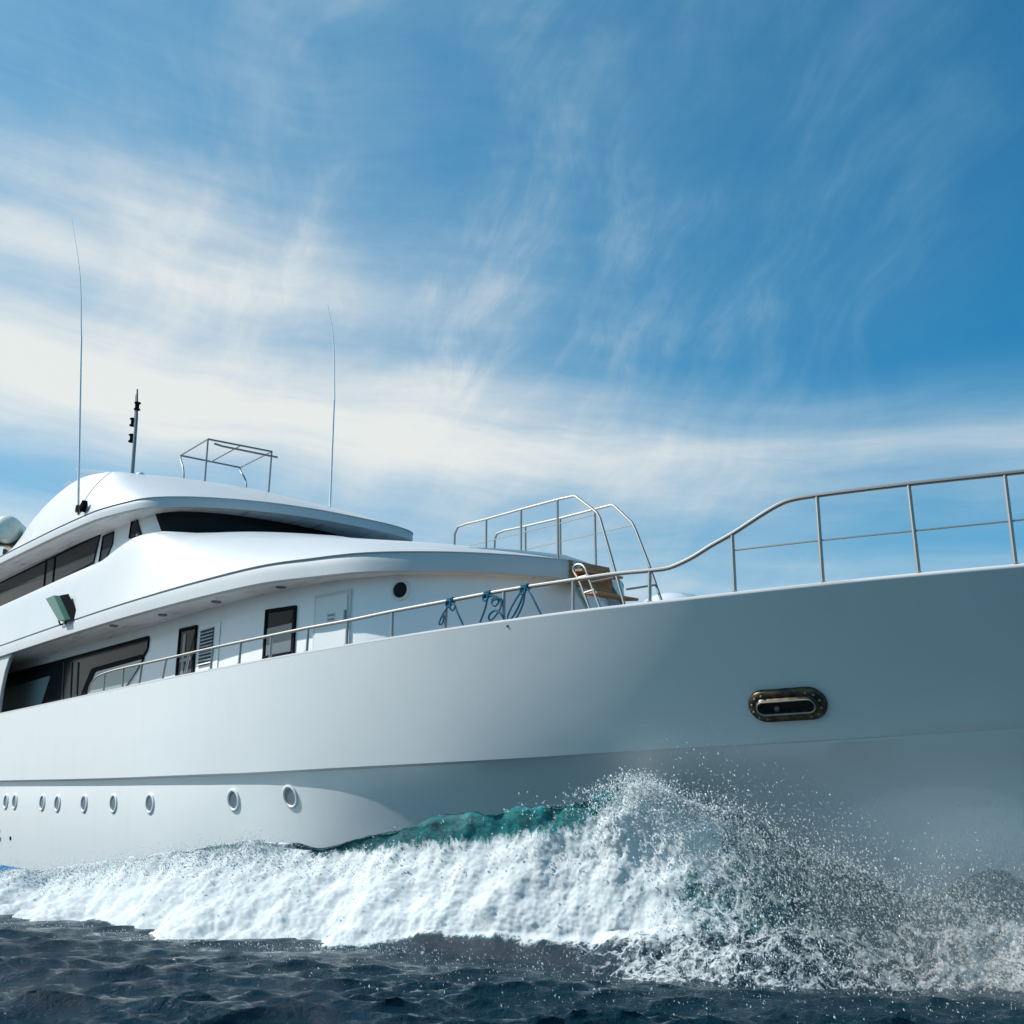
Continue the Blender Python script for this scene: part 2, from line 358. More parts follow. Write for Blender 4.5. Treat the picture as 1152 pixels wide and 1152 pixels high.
def sms(x): x = np.clip(x, 0, 1); return x * x * (3 - 2 * x)
def hull_rows():
    rows = []
    a, k, w, q = st(1.0), st(2.6), st(5.0), st(7.0)
    A = np.stack([-a, -sh(a), zsh(a)], 1); K = np.stack([-k, -kn(k), zkn(k)], 1)
    for tt in np.linspace(0, 1, 16):
        P = A * (1 - tt) + K * tt
        bow = sms((17 - (-P[:, 0])) / 14); y_ = -P[:, 1]
        P[:, 1] += .03 * tt * (1 - tt) * bow * y_ / (y_ + .8)
        rows.append(P)
    ins = .03 + .09 * np.clip((k - 7) / 12, 0, 1)
    K2 = K.copy(); K2[:, 2] -= .035; K2[:, 1] = np.minimum(K2[:, 1] + ins * np.clip(-K[:, 1] / .4, 0, 1), 0)
    K1 = K.copy(); K1[:, 2] -= .012; K1[:, 1] = np.minimum(K1[:, 1] + .02 * np.clip(-K[:, 1] / .4, 0, 1), 0); rows.append(K1); rows.append(K2)
    Wl = np.stack([-w, -wl(w), np.zeros_like(w) + .0], 1); B = np.stack([-q, -bt(q), np.zeros_like(q) - 1.2], 1)
    for tt in np.linspace(0, 1, 13)[1:]:
        P = K2 * (1 - tt) + Wl * tt
        bow = sms((20 - (-P[:, 0])) / 14); mid = 1 - bow; y_ = -P[:, 1]
        P[:, 1] += (.95 * bow * y_ / (y_ + .8) - .10 * mid) * tt * (1 - tt) * 2
        rows.append(P)
    for tt in (.4, 1.): rows.append(Wl * (1 - tt) + B * tt)
    return rows
HR = hull_rows()
both = HR + [r * np.array([1, -1, 1]) for r in HR[::-1]]
V = np.array(both); nr, ns = V.shape[:2]
Fq = grid_faces(nr, ns); keep = np.ones(len(Fq), bool)
hull = mesh_np('hull', V.reshape(-1, 3), np.ascontiguousarray(Fq), M['hull'], yacht, True, 24); place(hull)
hull.data.materials.append(M['antifoul'])
zc = np.array([p.center.z for p in hull.data.polygons]); xc = np.array([p.center.x for p in hull.data.polygons])
# transom
tr_ = MB(); ring = [r[-1] for r in both]; tr_.add(ring, [tuple(range(len(ring)))]); place(tr_.build('transom', M['hull'], yacht))
# blue bottom paint as its own shell part
a = st(9.0, 60); zt = .30 + .0 * a
def hull_y(s, z):
    """starboard hull half-beam below the knuckle, read from the loft rows"""
    best = []
    for r in HR[17:]:
        best.append((np.interp(s, -r[:, 0], r[:, 2]), np.interp(s, -r[:, 0], r[:, 1])))
    best.sort(); return np.interp(z, [q[0] for q in best], [q[1] for q in best])
for sg in (1, -1):
    rows = [[(-s, sg * (hull_y(s, z) - .008), z) for s in a] for z in (-.6, 0., .10, .185)]
    place(loft('bottom_paint', rows, M['antifoul'], yacht, sg < 0))
# cap rail along the sheer
a = st(1.0, 160); prof = [(-.03, -.03), (-.006, .0), (-.003, .012), (-.008, .034), (-.03, .045), (-.12, .045), (-.16, .02), (-.17, -.12)]
for sg in (-1, 1):
    rows = []
    for d, h in prof:
        rows.append(np.stack([-a + (0 if d > -.1 else 0) * a, sg * np.maximum(sh(a) + d, 0.0), zsh(a) + h], 1))
    place(loft('cap_rail', rows, M['gel'], yacht, sg < 0, 50))
def deck_hb(a):
    out = []
    for q in a:
        zs = [np.interp(q, -r[:, 0], r[:, 2]) for r in HR[:17]][::-1]; ys = [np.interp(q, -r[:, 0], r[:, 1]) for r in HR[:17]][::-1]
        out.append(-np.interp(3.3, zs, ys) - .05)
    return np.array(out)
a = st(2.2, 80); place(loft('main_deck', [np.stack([-a, k * np.maximum(deck_hb(a), 0), 0 * a + 3.3], 1) for k in (-1, 0, 1)], M['deck'], yacht))

# ------------------------------------------------------------------ superstructure plan curves (s, y, z)
# lower rim of the upper deck overhang
B = [(45, -3.98, 5.98), (38, -4.03, 5.92), (31.5, -4.05, 5.85), (27, -4.05, 5.80), (22.9, -4.0, 5.75), (19.4, -3.84, 5.70), (17.2, -3.65, 5.65), (16.1, -3.42, 5.60),
     (14.8, -2.98, 5.55), (13.75, -2.1, 5.51), (13.15, -1.1, 5.50), (12.85, -.3, 5.49), (12.8, 0, 5.49)]
Bc = catmull([(-s, y, z) for s, y, z in B], 10)
def outn(Pc):
    """outward plan normals"""
    T = np.gradient(Pc[:, :2], axis=0); T /= np.linalg.norm(T, axis=1)[:, None]; return np.stack([T[:, 1], -T[:, 0], 0 * T[:, 0]], 1)
NB = outn(Bc)
def off(Pc, N, d, dz): Q = Pc + N * d; Q[:, 2] += dz; Q[:, 1] = np.minimum(Q[:, 1], 0); return Q
# vertical rim with soft lower edge and the thin ledge on top of it
rim = [off(Bc, NB, -.10, .005), off(Bc, NB, .012, 0), off(Bc, NB, .028, .014), off(Bc, NB, .03, .16), off(Bc, NB, .02, .30), off(Bc, NB, .01, .323), off(Bc, NB, .0, .327)]
wid = np.interp(-Bc[:, 0], [12.8, 13.6, 15.2, 18, 23, 40], [.0, .005, .03, .03, .02, .018])[:, None]
rim.append(off(Bc + NB * wid, NB, .018, .345))
rowsm = [mirror(r) for r in rim]
place(loft('upper_deck_rim', rowsm, M['gel'], yacht, True, 24))
# coachroof / upper house side rising from the ledge
yT = pchip([12.8, 14, 16.4, 19, 22.0, 23.3, 24.3, 25.3, 26.5, 30, 36, 45], [.25, 1.9, 2.9, 3.2, 3.3, 3.4, 3.55, 3.65, 3.70, 3.75, 3.75, 3.75])
zT = pchip([12.8, 14, 16.4, 19, 21.0, 22.2, 23.3, 24.3, 25.3, 26.3, 30, 36, 45], [5.83, 6.15, 6.68, 7.20, 7.56, 7.75, 7.92, 8.00, 7.86, 7.70, 7.71, 7.76, 7.9])
zR = pchip([12.8, 14, 16.4, 19, 22.4, 23.2], [5.83, 6.14, 6.70, 7.34, 8.10, 8.12])
wT = pchip([12.8, 16, 19, 22, 23.3, 45], [1.2, 1.3, 1.7, 3.5, 6., 9.])
A0 = rim[-1]; nvv = 34; rows = [[] for _ in range(nvv)]
for P in A0:
    s = -P[0]; Tt = np.array([-s, -float(yT(s)), float(zT(s))]); Tt[1] = max(Tt[1], P[1] + .04)
    if s < 23.25: Rr = np.array([-s, 0., float(zR(s))])
    else: Rr = np.array([-s, -2.95, float(zT(s)) - .01])
    w = float(wT(s))
    for j, tt in enumerate(np.linspace(0, 1, nvv)):
        tt = .5 + .5 * np.sign(tt - .5) * abs(2 * tt - 1) ** (1.0 if w < 3 else 1.7)
        b0, b1, b2 = (1 - tt) ** 2, 2 * tt * (1 - tt) * w, tt * tt; Q = (b0 * P + b1 * Tt + b2 * Rr) / (b0 + b1 + b2)
        # very slight outward belly on the tall flank
        rows[j].append(Q)
rows = [np.array(r) for r in rows]
place(loft('upper_house_side', [mirror(r) for r in rows], M['gel'], yacht, True, 28))
# soffit under the overhang
wp = pchip([13.1, 13.3, 13.7, 14.6, 16, 17.5, 20, 45], [0, .75, 1.6, 2.45, 2.88, 3.03, 3.1, 3.1])
WALL = lambda s: -wp(s)
inn = Bc.copy(); inn[:, 1] *= .3; inn[:, 2] += .012
r0 = off(Bc, NB, -.09, .012)
place(loft('overhang_soffit', [mirror(r0), mirror(inn)], M['soffit'], yacht, False))
# deck house wall on the main deck
sw = np.concatenate([13.1 + .9 * np.linspace(0, 1, 26) ** 2, np.linspace(14.05, 42, 70)])
Wc = np.stack([-sw, -wp(sw), 0 * sw], 1)[::-1]
place(loft('deck_house_wall', [mirror(Wc + np.array([0, 0, z])) for z in (3.3, 4.2, 5.1, 6.0)], M['wall'], yacht, True))

# wheelhouse wall, brow and flybridge
WH = [(45, -3.12), (30, -3.12), (26, -3.12), (25.2, -3.08), (24.5, -2.92), (24.0, -2.6), (23.65, -2.0), (23.42, -1.1), (23.35, 0)]
WHc = catmull([(-s, y, 0) for s, y in WH], 10)
_o = np.argsort(-WHc[:, 0]); WHP = lambda s: np.interp(s, -WHc[_o, 0], WHc[_o, 1])
place(loft('wheelhouse_wall', [mirror(WHc + np.array([0, 0, z])) for z in (7.3, 8.0, 8.5, 9.1)], M['wall'], yacht, True))
Dl = [(45, -3.88, 9.15), (34.5, -3.90, 8.97), (31.5, -3.91, 8.87), (29.5, -3.91, 8.80), (27.6, -3.90, 8.72), (26.2, -3.86, 8.66), (24.9, -3.65, 8.62), (24.1, -3.35, 8.62), (23.4, -2.65, 8.62), (22.75, -1.35, 8.62), (22.45, 0, 8.62), (22.38, 1.4, 8.61), (22.45, 2.6, 8.60), (22.75, 3.35, 8.60), (23.6, 3.75, 8.61), (25.5, 3.88, 8.65), (29.5, 3.9, 8.8), (34.5, 3.9, 8.97), (45, 3.88, 9.15)]
Dc = catmull([(-s, y, z) for s, y, z in Dl], 10); ND = outn(Dc)
off2 = lambda Pc, N, d, dz: Pc + N * d + np.array([0, 0, dz])
brow = [off2(Dc, ND, -.09, .01), off2(Dc, ND, .012, 0), off2(Dc, ND, .028, .014), off2(Dc, ND, .03, .12), off2(Dc, ND, .02, .215), off2(Dc, ND, .01, .236), off2(Dc, ND, .0, .24), off2(Dc, ND, .038, .256)]
place(loft('wheelhouse_brow', brow, M['gel'], yacht, True, 24))
inn = Dc.copy(); inn[:, 1] *= .55; inn[:, 2] += .02; inn[:, 0] = np.minimum(inn[:, 0], -24.6)
place(loft('brow_soffit', [off2(Dc, ND, -.08, .02), inn], M['soffit'], yacht, False))
T2 = [(45, -3.3, 9.35), (36.3, -3.4, 9.45), (33.9, -3.35, 10.30), (32.0, -3.3, 10.68), (29.8, -3.3, 10.72), (28.2, -3.28, 10.50), (27.0, -3.15, 10.28), (26.3, -2.85, 10.10), (25.75, -2.2, 10.03), (25.4, -1.1, 10.0), (25.25, 0, 9.99), (25.3, 1.2, 9.98), (25.45, 2.3, 9.98), (25.7, 3.0, 9.98), (26.4, 3.3, 10.1), (28.2, 3.35, 10.4), (31, 3.3, 10.6), (36, 3.4, 9.5), (45, 3.3, 9.35)]
Tc2 = catmull([(-s, y, z) for s, y, z in T2], 10)
C0 = brow[-1]; fly = []
for tt in np.linspace(0, 1, 12):
    mid = (C0 + Tc2) / 2 + ND * .10; b0, b1, b2 = (1 - tt) ** 2, 2 * tt * (1 - tt), tt * tt; fly.append(b0 * C0 + b1 * mid + b2 * Tc2)
NT2 = outn(Tc2)
fly.append(off2(Tc2, NT2, -.05, .012)); fly.append(off2(Tc2, NT2, -.16, -.01)); i2 = off2(Tc2, NT2, -.18, 0); i2[:, 2] = np.minimum(i2[:, 2] - .02, 9.93); fly.append(i2)
i3 = i2.copy(); i3[:, 1] = 0; i3[:, 2] = 9.97; fly.append(i3)
place(loft('flybridge_coaming', fly, M['gel'], yacht, True, 32))

# ------------------------------------------------------------------ windows and doors
def poly_on(plan, pts, off_=0., N=None):
    return [PC(px, py, plan, off_) for px, py in pts]
def out_of(P):
    """outward horizontal normal of a nearly vertical polygon, pointing to the camera side"""
    c = np.mean(P, axis=0); n = np.zeros(3)
    for i in range(len(P)): n += np.cross(P[i] - c, P[(i + 1) % len(P)] - c)
    n /= np.linalg.norm(n); return n if n @ (CAM - c) > 0 else -n
def offset_poly(P, d):
    """grow (d>0) or shrink a planar polygon"""
    P = [np.asarray(p) for p in P]; n = out_of(P); c = np.mean(P, axis=0); out = []
    area = sum((np.cross(P[i] - c, P[(i + 1) % len(P)] - c) @ n) for i in range(len(P))); sg = 1 if area > 0 else -1
    for i in range(len(P)):
        a, b_, c_ = P[i - 1], P[i], P[(i + 1) % len(P)]
        e1 = (b_ - a) / np.linalg.norm(b_ - a); e2 = (c_ - b_) / np.linalg.norm(c_ - b_)
        n1 = np.cross(e1, n) * sg; n2 = np.cross(e2, n) * sg; m = n1 + n2; m /= max(m @ m, .3) / 2
        out.append(b_ + m * d * 1.0)
    return out
def roundp(P, r, n=4):
    P = [np.asarray(p, float) for p in P]; out = []
    for i in range(len(P)):
        a, b_, c_ = P[i - 1], P[i], P[(i + 1) % len(P)]; l1 = np.linalg.norm(a - b_); l2 = np.linalg.norm(c_ - b_); q = min(r, .45 * l1, .45 * l2)
        p0 = b_ + (a - b_) / l1 * q; p2 = b_ + (c_ - b_) / l2 * q
        for k in range(n + 1):
            tt = k / n; out.append((1 - tt) ** 2 * p0 + 2 * tt * (1 - tt) * b_ + tt * tt * p2)
    return out
def window(name, P, fr=.05, glass='glass', framem='frame', depth=.035, proud=.012, parent=None, r=.05, kidname='pane'):
    """frame standing out of the wall with the glass set back inside it"""
    P = roundp(P, r) if r else [np.asarray(p) for p in P]
    n = out_of(P); inner = offset_poly(P, -fr); N = len(P); mb = MB()
    o1 = [p + n * depth for p in P]; i1 = [p + n * depth for p in inner]; i0 = [p + n * proud for p in inner]; o0 = [p - n * .02 for p in P]
    mb.add(o0 + o1 + i1 + i0, [(i, (i + 1) % N, N + (i + 1) % N, N + i) for i in range(N)] + [(N + i, N + (i + 1) % N, 2 * N + (i + 1) % N, 2 * N + i) for i in range(N)] + [(2 * N + i, 2 * N + (i + 1) % N, 3 * N + (i + 1) % N, 3 * N + i) for i in range(N)])
    f = mb.build(name, M[framem], parent or yacht); 
    if not parent: place(f)
    g = MB().add([p + n * (proud + .001) for p in inner], [tuple(range(N))]).build(kidname, M[glass], f, False)
    return f, inner, n

# saloon opening: one wide dark recess with two inner panes
Y1 = lambda y: (lambda s: np.full_like(np.asarray(s, float), y))
sal = [PY(x, y, -3.1) for x, y in [(-60, 786), (-60, 766), (6.7, 759), (169, 715), (168, 731), (128, 795), (20, 830), (-60, 850)]]
sal = [PY(-70, 858, -3.1), PY(-70, 784, -3.1), PY(6.7, 759, -3.1), PY(169, 715, -3.1), PY(167.5, 731, -3.1), PY(132, 789, -3.1)]
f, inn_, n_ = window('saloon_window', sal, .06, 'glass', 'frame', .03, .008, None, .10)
def pane(parent, pts, y, m, r=.12, nm='inner_pane'):
    P = roundp([PY(px, py, y) for px, py in pts], r); n = out_of(P); mb = MB().prism([p + n * .0 for p in P], n * .012); return mb.build(nm, M[m], parent, False)
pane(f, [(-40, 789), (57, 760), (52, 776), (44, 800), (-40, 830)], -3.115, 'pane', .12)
fr_ = pane(f, [(84, 800), (103, 752), (160, 736), (163, 741), (128, 792)], -3.113, 'frame', .15, 'inner_frame')
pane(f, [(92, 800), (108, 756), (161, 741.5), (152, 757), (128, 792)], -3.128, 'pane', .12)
for q in (72, 81, 88):
    a_, b_ = PY(q, 745, -3.12), PY(q - 3, 805, -3.12); MB().box((a_ + b_) / 2, (.025, 0, 0), (0, .01, 0), (b_ - a_) / 2).build('mullion', M['rubber'], f, False)
# upper side windows
UPL = Y1(-3.13)
f, *_ = window('side_window', [PY(x, y, -3.125) for x, y in [(-60, 715), (-60, 684), (0, 655.5), (114, 600), (106, 634), (50, 662)]], .04, 'glass', 'frame', .03, .008, None, .03)
for x0, y0, x1, y1 in [(52, 629, 49, 662), (62, 625, 59, 658)]:
    a_, b_ = PY(x0, y0, -3.145), PY(x1, y1, -3.145); MB().box((a_ + b_) / 2, (.03, 0, 0), (0, .012, 0), (b_ - a_) / 2).build('mullion', M['frame'], f, False)
window('side_window', [PY(x, y, -3.125) for x, y in [(116.5, 603), (129, 597.5), (127.6, 612), (120, 630), (111.5, 634)]], .035, 'glass', 'frame', .03, .008, None, .03)
window('side_window', [PC(x, y, WHP, .006) for x, y in [(145.5, 606), (149, 583.5), (154, 580), (160.5, 604)]], .03, 'glass', 'frame', .03, .008, None, .02)
# curved front window band
lft_t, lft_b = PC(175, 574, WHP), PC(188, 600, WHP)
ft = mirror(WHc); Nn = np.gradient(ft[:, :2], axis=0); Nn /= np.linalg.norm(Nn, axis=1)[:, None]; ON = np.stack([Nn[:, 1], -Nn[:, 0], 0 * Nn[:, 0]], 1)
def arc_between(x0, x1):
    L = np.concatenate([[0], np.cumsum(np.linalg.norm(np.diff(ft[:, :2], axis=0), axis=1))]); Ltot = L[-1]
    def at_(l): return np.array([np.interp(l, L, ft[:, k]) for k in range(3)]), np.array([np.interp(l, L, ON[:, k]) for k in range(3)])
    return at_, L, Ltot
at_, L_, Lt = arc_between(0, 0)
def lof(P): i = np.argmin(np.abs(ft[:len(ft) // 2, 0] - P[0])); return L_[i]
l_t, l_b = lof(lft_t), lof(lft_b); rows = [[], []]; rowsf = [[] for _ in range(4)]
for q in np.linspace(0, 1, 70):
    for r_, (la, z) in enumerate(((l_b, 7.85), (l_t, 8.66))):
        p, n = at_(la + (Lt - 2 * la) * q); rows[r_].append(p + n * .035 + np.array([0, 0, z]))
fw_ = loft('front_window', rows, M['glass'], yacht, True); place(fw_)
# doors and louvre on the deck house
def on_wall(pts): return [PC(x, y, WALL) for x, y in pts]
def door(name, tl, tr, bl, brr, **kw):
    P = on_wall([tl, tr]); q = on_wall([bl, brr]); low = 3.34
    P = [P[0], P[1], np.array([q[1][0], q[1][1], low]), np.array([q[0][0], q[0][1], low])]; P[2][0] = P[1][0]; P[3][0] = P[0][0]; P[2][1] = P[1][1]; P[3][1] = P[0][1]
    return window(name, P, **kw), P
(f, i_, n_), P = door('side_door', (203, 707.6), (223, 703), (198, 760), (217, 758), r=.03, fr=.07)
def rect_on(P, u0, u1, z0, z1):
    a, b_ = P[0], P[1]; return [np.array([*(a + (b_ - a) * u)[:2], z]) for u, z in ((u0, z1), (u1, z1), (u1, z0), (u0, z0))]
zt_ = P[0][2]
MB().prism([p + n_ * .006 for p in rect_on(P, .28, .42, 3.6, zt_ - .15)], n_ * .02).build('door_edge', M['grey'], f, False)
MB().prism([p + n_ * .006 for p in rect_on(P, .22, .85, 4.72, 4.80)], n_ * .03).build('door_bar', M['grey'], f, False)
MB().prism([p + n_ * .006 for p in rect_on(P, .22, .85, 3.5, 4.66)], n_ * .012).build('lower_panel', M['rubber'], f, False)
(f, i_, n_), P = door('side_door', (300, 686), (334.5, 681), (295.5, 741), (329, 735), r=.03, fr=.07)
zt_ = P[0][2]
MB().prism([p + n_ * .014 for p in rect_on(P, .10, .90, 3.5, zt_ - .38)], n_ * .012).build('inner_pane', M['portglass'], f, False).data.materials[0] = M['portglass']
MB().prism([p + n_ * .03 for p in rect_on(P, .10, .90, 4.42, 4.47)], n_ * .02).build('door_bar', M['frame'], f, False)
# louvred locker door
Pl = on_wall([(225, 704.5), (249, 699.5)]); base = [Pl[0], Pl[1], np.array([Pl[1][0], Pl[1][1], 3.5]), np.array([Pl[0][0], Pl[0][1], 3.5])]
n_ = out_of(base); lv = MB().prism([p for p in base], n_ * .02).build('louvre_door', M['wall'], yacht, False, bevel=.004); place(lv)
lp = MB().prism([p + n_ * .0205 for p in rect_on(Pl, .10, .74, 4.55, Pl[0][2] - .10)], n_ * .004).build('louvre_recess', M['rubber'], lv, False)
mb = MB(); zt_ = Pl[0][2] - .12
for k in range(11):
    z = 4.58 + (zt_ - 4.58) * k / 10; e = rect_on(Pl, .10, .74, z - .018, z + .018); mb.prism([e[0] + n_ * .03, e[1] + n_ * .03, e[2] + n_ * .058, e[3] + n_ * .058], n_ * .008)
mb.build('louvre_slats', M['white'], lv, False)
# white store door with its small plate
Pl = on_wall([(358, 674), (393, 665)]); Pl[1][2] = Pl[0][2]; 
base = [Pl[0], Pl[1], np.array([Pl[1][0], Pl[1][1], 3.35]), np.array([Pl[0][0], Pl[0][1], 3.35])]
n_ = out_of(base); grown = offset_poly(base, .07)
df = MB().prism([p - n_ * .03 for p in grown], n_ * .055).build('store_door', M['signplate'], yacht, False, bevel=.005); place(df)
MB().prism([p + n_ * .027 for p in base], n_ * .018).build('door_leaf', M['white'], df, False, bevel=.004)
zc_ = Pl[0][2] - .36; mb = MB().prism([p + n_ * .046 for p in rect_on(Pl, .38, .66, zc_ - .11, zc_ + .05)], n_ * .003); sg_ = mb.build('door_sign', M['signplate'], df, False)
for z in (zc_ + .01, zc_ - .065): MB().prism([p + n_ * .0495 for p in rect_on(Pl, .41, .63, z - .018, z + .018)], n_ * .001).build('lettering_line', M['grey'], df, False)
for z in (4.95, 3.75):
    e = rect_on(Pl, .955, 1.0, z - .09, z + .09); MB().prism([p + n_ * .046 for p in e], n_ * .03).build('hinge', M['grey'], df, False)
e = rect_on(Pl, .04, .10, 4.02, 4.16); MB().prism([p + n_ * .046 for p in e], n_ * .04).build('handle', M['bronze'], df, False)

def porthole(c, n, r, rim_=.03, ringm='portring', glassm='portglass', depth=.05, hood=None):
    n = np.asarray(n) / np.linalg.norm(n)
    ring = MB().lathe(c, n, [(r * .72, .004), (r * .74, depth * .7), (r * .80, depth), (r * .90, depth), (r, depth * .6), (r, -.03)], 28)
    ring.f = ring.f[:-2]
    o = ring.build('porthole', M[ringm], yacht, True, 40); place(o)
    MB().lathe(c, n, [(r * .74, -.02), (r * .74, .008)], 28).build('glass', M[glassm], o, False)
    return o
# wall porthole forward
c = PC(450.6, 663.7, WALL); dn = 1e-2
def wn(s): q = np.array([-(float(WALL(s + .05)) - float(WALL(s - .05))) / .1, -1., 0]); q[0] = -(float(WALL(s - .05)) - float(WALL(s + .05))) / .1 * -1; return q
def plan_normal(plan, s):
    d = (float(plan(s + .05)) - float(plan(s - .05))) / .1      # dy/ds ; tangent (-1, dy/ds)
    n = np.array([-d, -1., 0.]); n /= np.linalg.norm(n); return n
nn = plan_normal(WALL, -c[0]); porthole(c, nn, .185, glassm='glass', depth=.04)
# hull portholes (row of bright rimmed lights under the knuckle)
def hull_pt(px, py):
    d = ray(px, py); ts = np.linspace(8, 60, 6000) / np.linalg.norm(d)
    for t_ in ts:
        P = CAM + d * t_
        if P[1] > hull_y(-P[0], P[2]): return P
    return P
def hull_n(P):
    s, z = -P[0], P[2]; e = .08
    dys = (hull_y(s + e, z) - hull_y(s - e, z)) / (2 * e); dyz = (hull_y(s, z + e) - hull_y(s, z - e)) / (2 * e)
    n = np.array([-dys * -1 * -1, -1., dyz]); n = np.array([-dys, -1., dyz]); return n / np.linalg.norm(n)
for px, py in [(7, 902), (17, 902), (48, 903), (65, 904), (95, 904), (128, 904), (169, 904), (263, 900), (327, 896)]:
    P = hull_pt(px, py); n = hull_n(P); porthole(P, n, .205, depth=.032)
# discharge outlet and draft mark near the left edge
P = hull_pt(12, 943); n = hull_n(P); place(MB().lathe(P, n, [(.05, -.02), (.05, .02), (.035, .02), (.035, .004)], 14).build('outlet', M['dark'], yacht))
for px, py, w_, h_ in [(-1, 935, .10, .05), (0, 944, .10, .05), (-1.5, 953, .10, .05)]:
    P = hull_pt(px, py); n = hull_n(P); place(MB().box(P + n * .004, np.array([w_, 0, 0]), n * .006, np.array([0, 0, h_])).build('draft_mark', M['draft'], yacht, False))
# hawse hole
def flare_pt(px, py):
    d = ray(px, py); ts = np.linspace(6, 30, 6000) / np.linalg.norm(d)
    for t_ in ts:
        P = CAM + d * t_; s = -P[0]
        zs = [np.interp(s, -r[:, 0], r[:, 2]) for r in HR[:17]][::-1]; ys = [np.interp(s, -r[:, 0], r[:, 1]) for r in HR[:17]][::-1]
        if P[1] > np.interp(P[2], zs, ys): return P
Pm = flare_pt(886, 792); Pl_ = flare_pt(858, 794); Pr_ = flare_pt(914, 790); Pu_ = flare_pt(886, 776); Pd_ = flare_pt(886, 808)
ex = Pr_ - Pl_; ex /= np.linalg.norm(ex); ey = Pu_ - Pd_; nz = np.cross(ex, ey); nz /= np.linalg.norm(nz)
if nz @ (CAM - Pm) < 0: nz = -nz
ey = np.cross(nz, ex); ey *= np.sign(ey[2])
hw = np.linalg.norm(flare_pt(930, 789.5) - flare_pt(842, 794.5)) / 2; hh_ = np.linalg.norm(flare_pt(886, 774.5) - flare_pt(886, 809.5)) / 2
def stadium(w, h, n=12):
    out = []
    for sgn, a0 in ((1, -90), (-1, 90)):
        for k in range(n + 1):
            a = math.radians(a0 + 180 * k / n); out.append((sgn * (w - h) + h * math.cos(a), h * math.sin(a)))
    return out
rings = []
for w, h, d in [(hw, hh_, -.03), (hw, hh_, .03), (hw - .02, hh_ - .02, .055), (hw - .09, hh_ - .09, .06), (hw - .105, hh_ - .105, .085), (hw - .135, hh_ - .135, .085), (hw - .15, hh_ - .15, .03)]:
    rings.append([Pm + ex * x + ey * y + nz * d for x, y in stadium(w, h)])
mb = MB(); N = len(rings[0])
mb.add([p for r in rings for p in r], [(i * N + k, i * N + (k + 1) % N, (i + 1) * N + (k + 1) % N, (i + 1) * N + k) for i in range(len(rings) - 1) for k in range(N)])
hz = mb.build('hawse_hole', M['bronze'], yacht, True, 50); place(hz)
MB().add([Pm + ex * x + ey * y + nz * .031 for x, y in stadium(hw - .145, hh_ - .145)], [tuple(range(N))]).build('opening', M['black'], hz, False)
MB().tube([Pm + ex * x + ey * y + nz * .09 for x, y in stadium(hw - .12, hh_ - .12)], .010, 6, True).build('lip', M['steel'], hz)
for (x, y) in stadium(hw - .055, hh_ - .055, 5): MB().lathe(Pm + ex * x + ey * y + nz * .055, nz, [(.016, -.01), (.016, .01), (.008, .018)], 8).build('bolt', M['grey'], hz)
MB().lathe(Pm - ex * .12 - ey * .03 + nz * .033, nz, [(.035, 0), (.03, .02), (.012, .03)], 12).build('chain_end', M['grey'], hz)

# overhang details: recessed soffit lamps
for px, py in [(183, 692), (243, 677), (316, 660.5), (128, 704)]:
    P = PZ(px, py, 5.72); zz = np.interp(P[0], Bc[:, 0], Bc[:, 2]) ; P = PZ(px, py, zz + .0)
    o = MB().lathe(P, (0, 0, -1), [(.10, -.02), (.10, .012), (.075, .018), (.07, .004)], 20).build('soffit_lamp', M['grey'], yacht); place(o)
# aft wing plate that closes the side deck
pl = [PY(x, y, -4.0) for x, y in [(17, 731), (10, 741), (5.5, 755), (1, 776), (-4, 812)]] + [np.array([-41.2, -4.0, 4.05]), np.array([-41.2, -4.0, 5.95])]
place(MB().prism(pl, np.array([0, .10, 0])).build('wing_plate', M['gel'], yacht, False, bevel=.03))
# crease line on the upper house flank and small step at the rail corner
# floodlight on the flank
P0 = PY(66, 686, -4.02); fl = MB()
face = [PY(50, 673, -4.28), PY(59.5, 669, -4.28), PY(72, 697, -4.28), PY(65, 699, -4.28)]
flood = MB().prism([p + np.array([.03, .16, 0]) for p in face], np.array([.38, .10, .0])).build('floodlight', M['dark'], yacht, False, bevel=.012); place(flood)
c_ = np.mean(face, axis=0)
MB().prism([c_ + (p - c_) * .96 + np.array([.0, .02, 0]) for p in face], np.array([.03, .14, 0])).build('lamp_glass', M['lampglass'], flood, False)
mb = MB(); pb = PY(71, 700, -4.05); mb.tube([PY(66, 698, -4.2), PY(68, 703, -4.12), pb + np.array([0, .06, -.02])], .022, 8); mb.tube([PY(72, 695, -4.15), PY(74, 701, -4.08), PY(74, 702, -3.98)], .022, 8)
mb.build('bracket', M['dark'], flood)

# ------------------------------------------------------------------ rails
RAILP = lambda s: -np.maximum(sh(s) - .07, 0)
def smooth_path(pts, n=6): return catmull(pts, n)
rail_px = [(100, 779), (101.5, 772), (107.6, 763), (118, 757.5), (139, 751.6), (160, 747), (187.5, 741), (239.6, 729), (305.5, 715), (347, 706.5), (391, 698.5), (441.6, 688), (502.5, 676.5), (567, 664.5), (645, 652.5), (692.7, 645.5), (735, 641.5), (752, 639), (764, 634.5), (780, 626.5), (800, 614), (823.6, 600.7), (862, 576), (878, 567), (890, 562.5), (919, 557.5), (1022, 544.6), (1130, 533), (1200, 525), (1290, 514)]
rp = [PC(x, y, RAILP) for x, y in rail_px]
rp = rp[:-1] + [np.array([-q, float(RAILP(q)), 4.05 + hh2]) for q, hh2 in ((3.2, 1.02), (2.4, 1.02), (1.75, 1.02), (1.3, 1.0), (1.12, .85), (1.1, .05))]; path = smooth_path(rp, 4)
rail = MB().tube(path, .027, 10).build('bow_rail', M['steel'], yacht); place(rail)
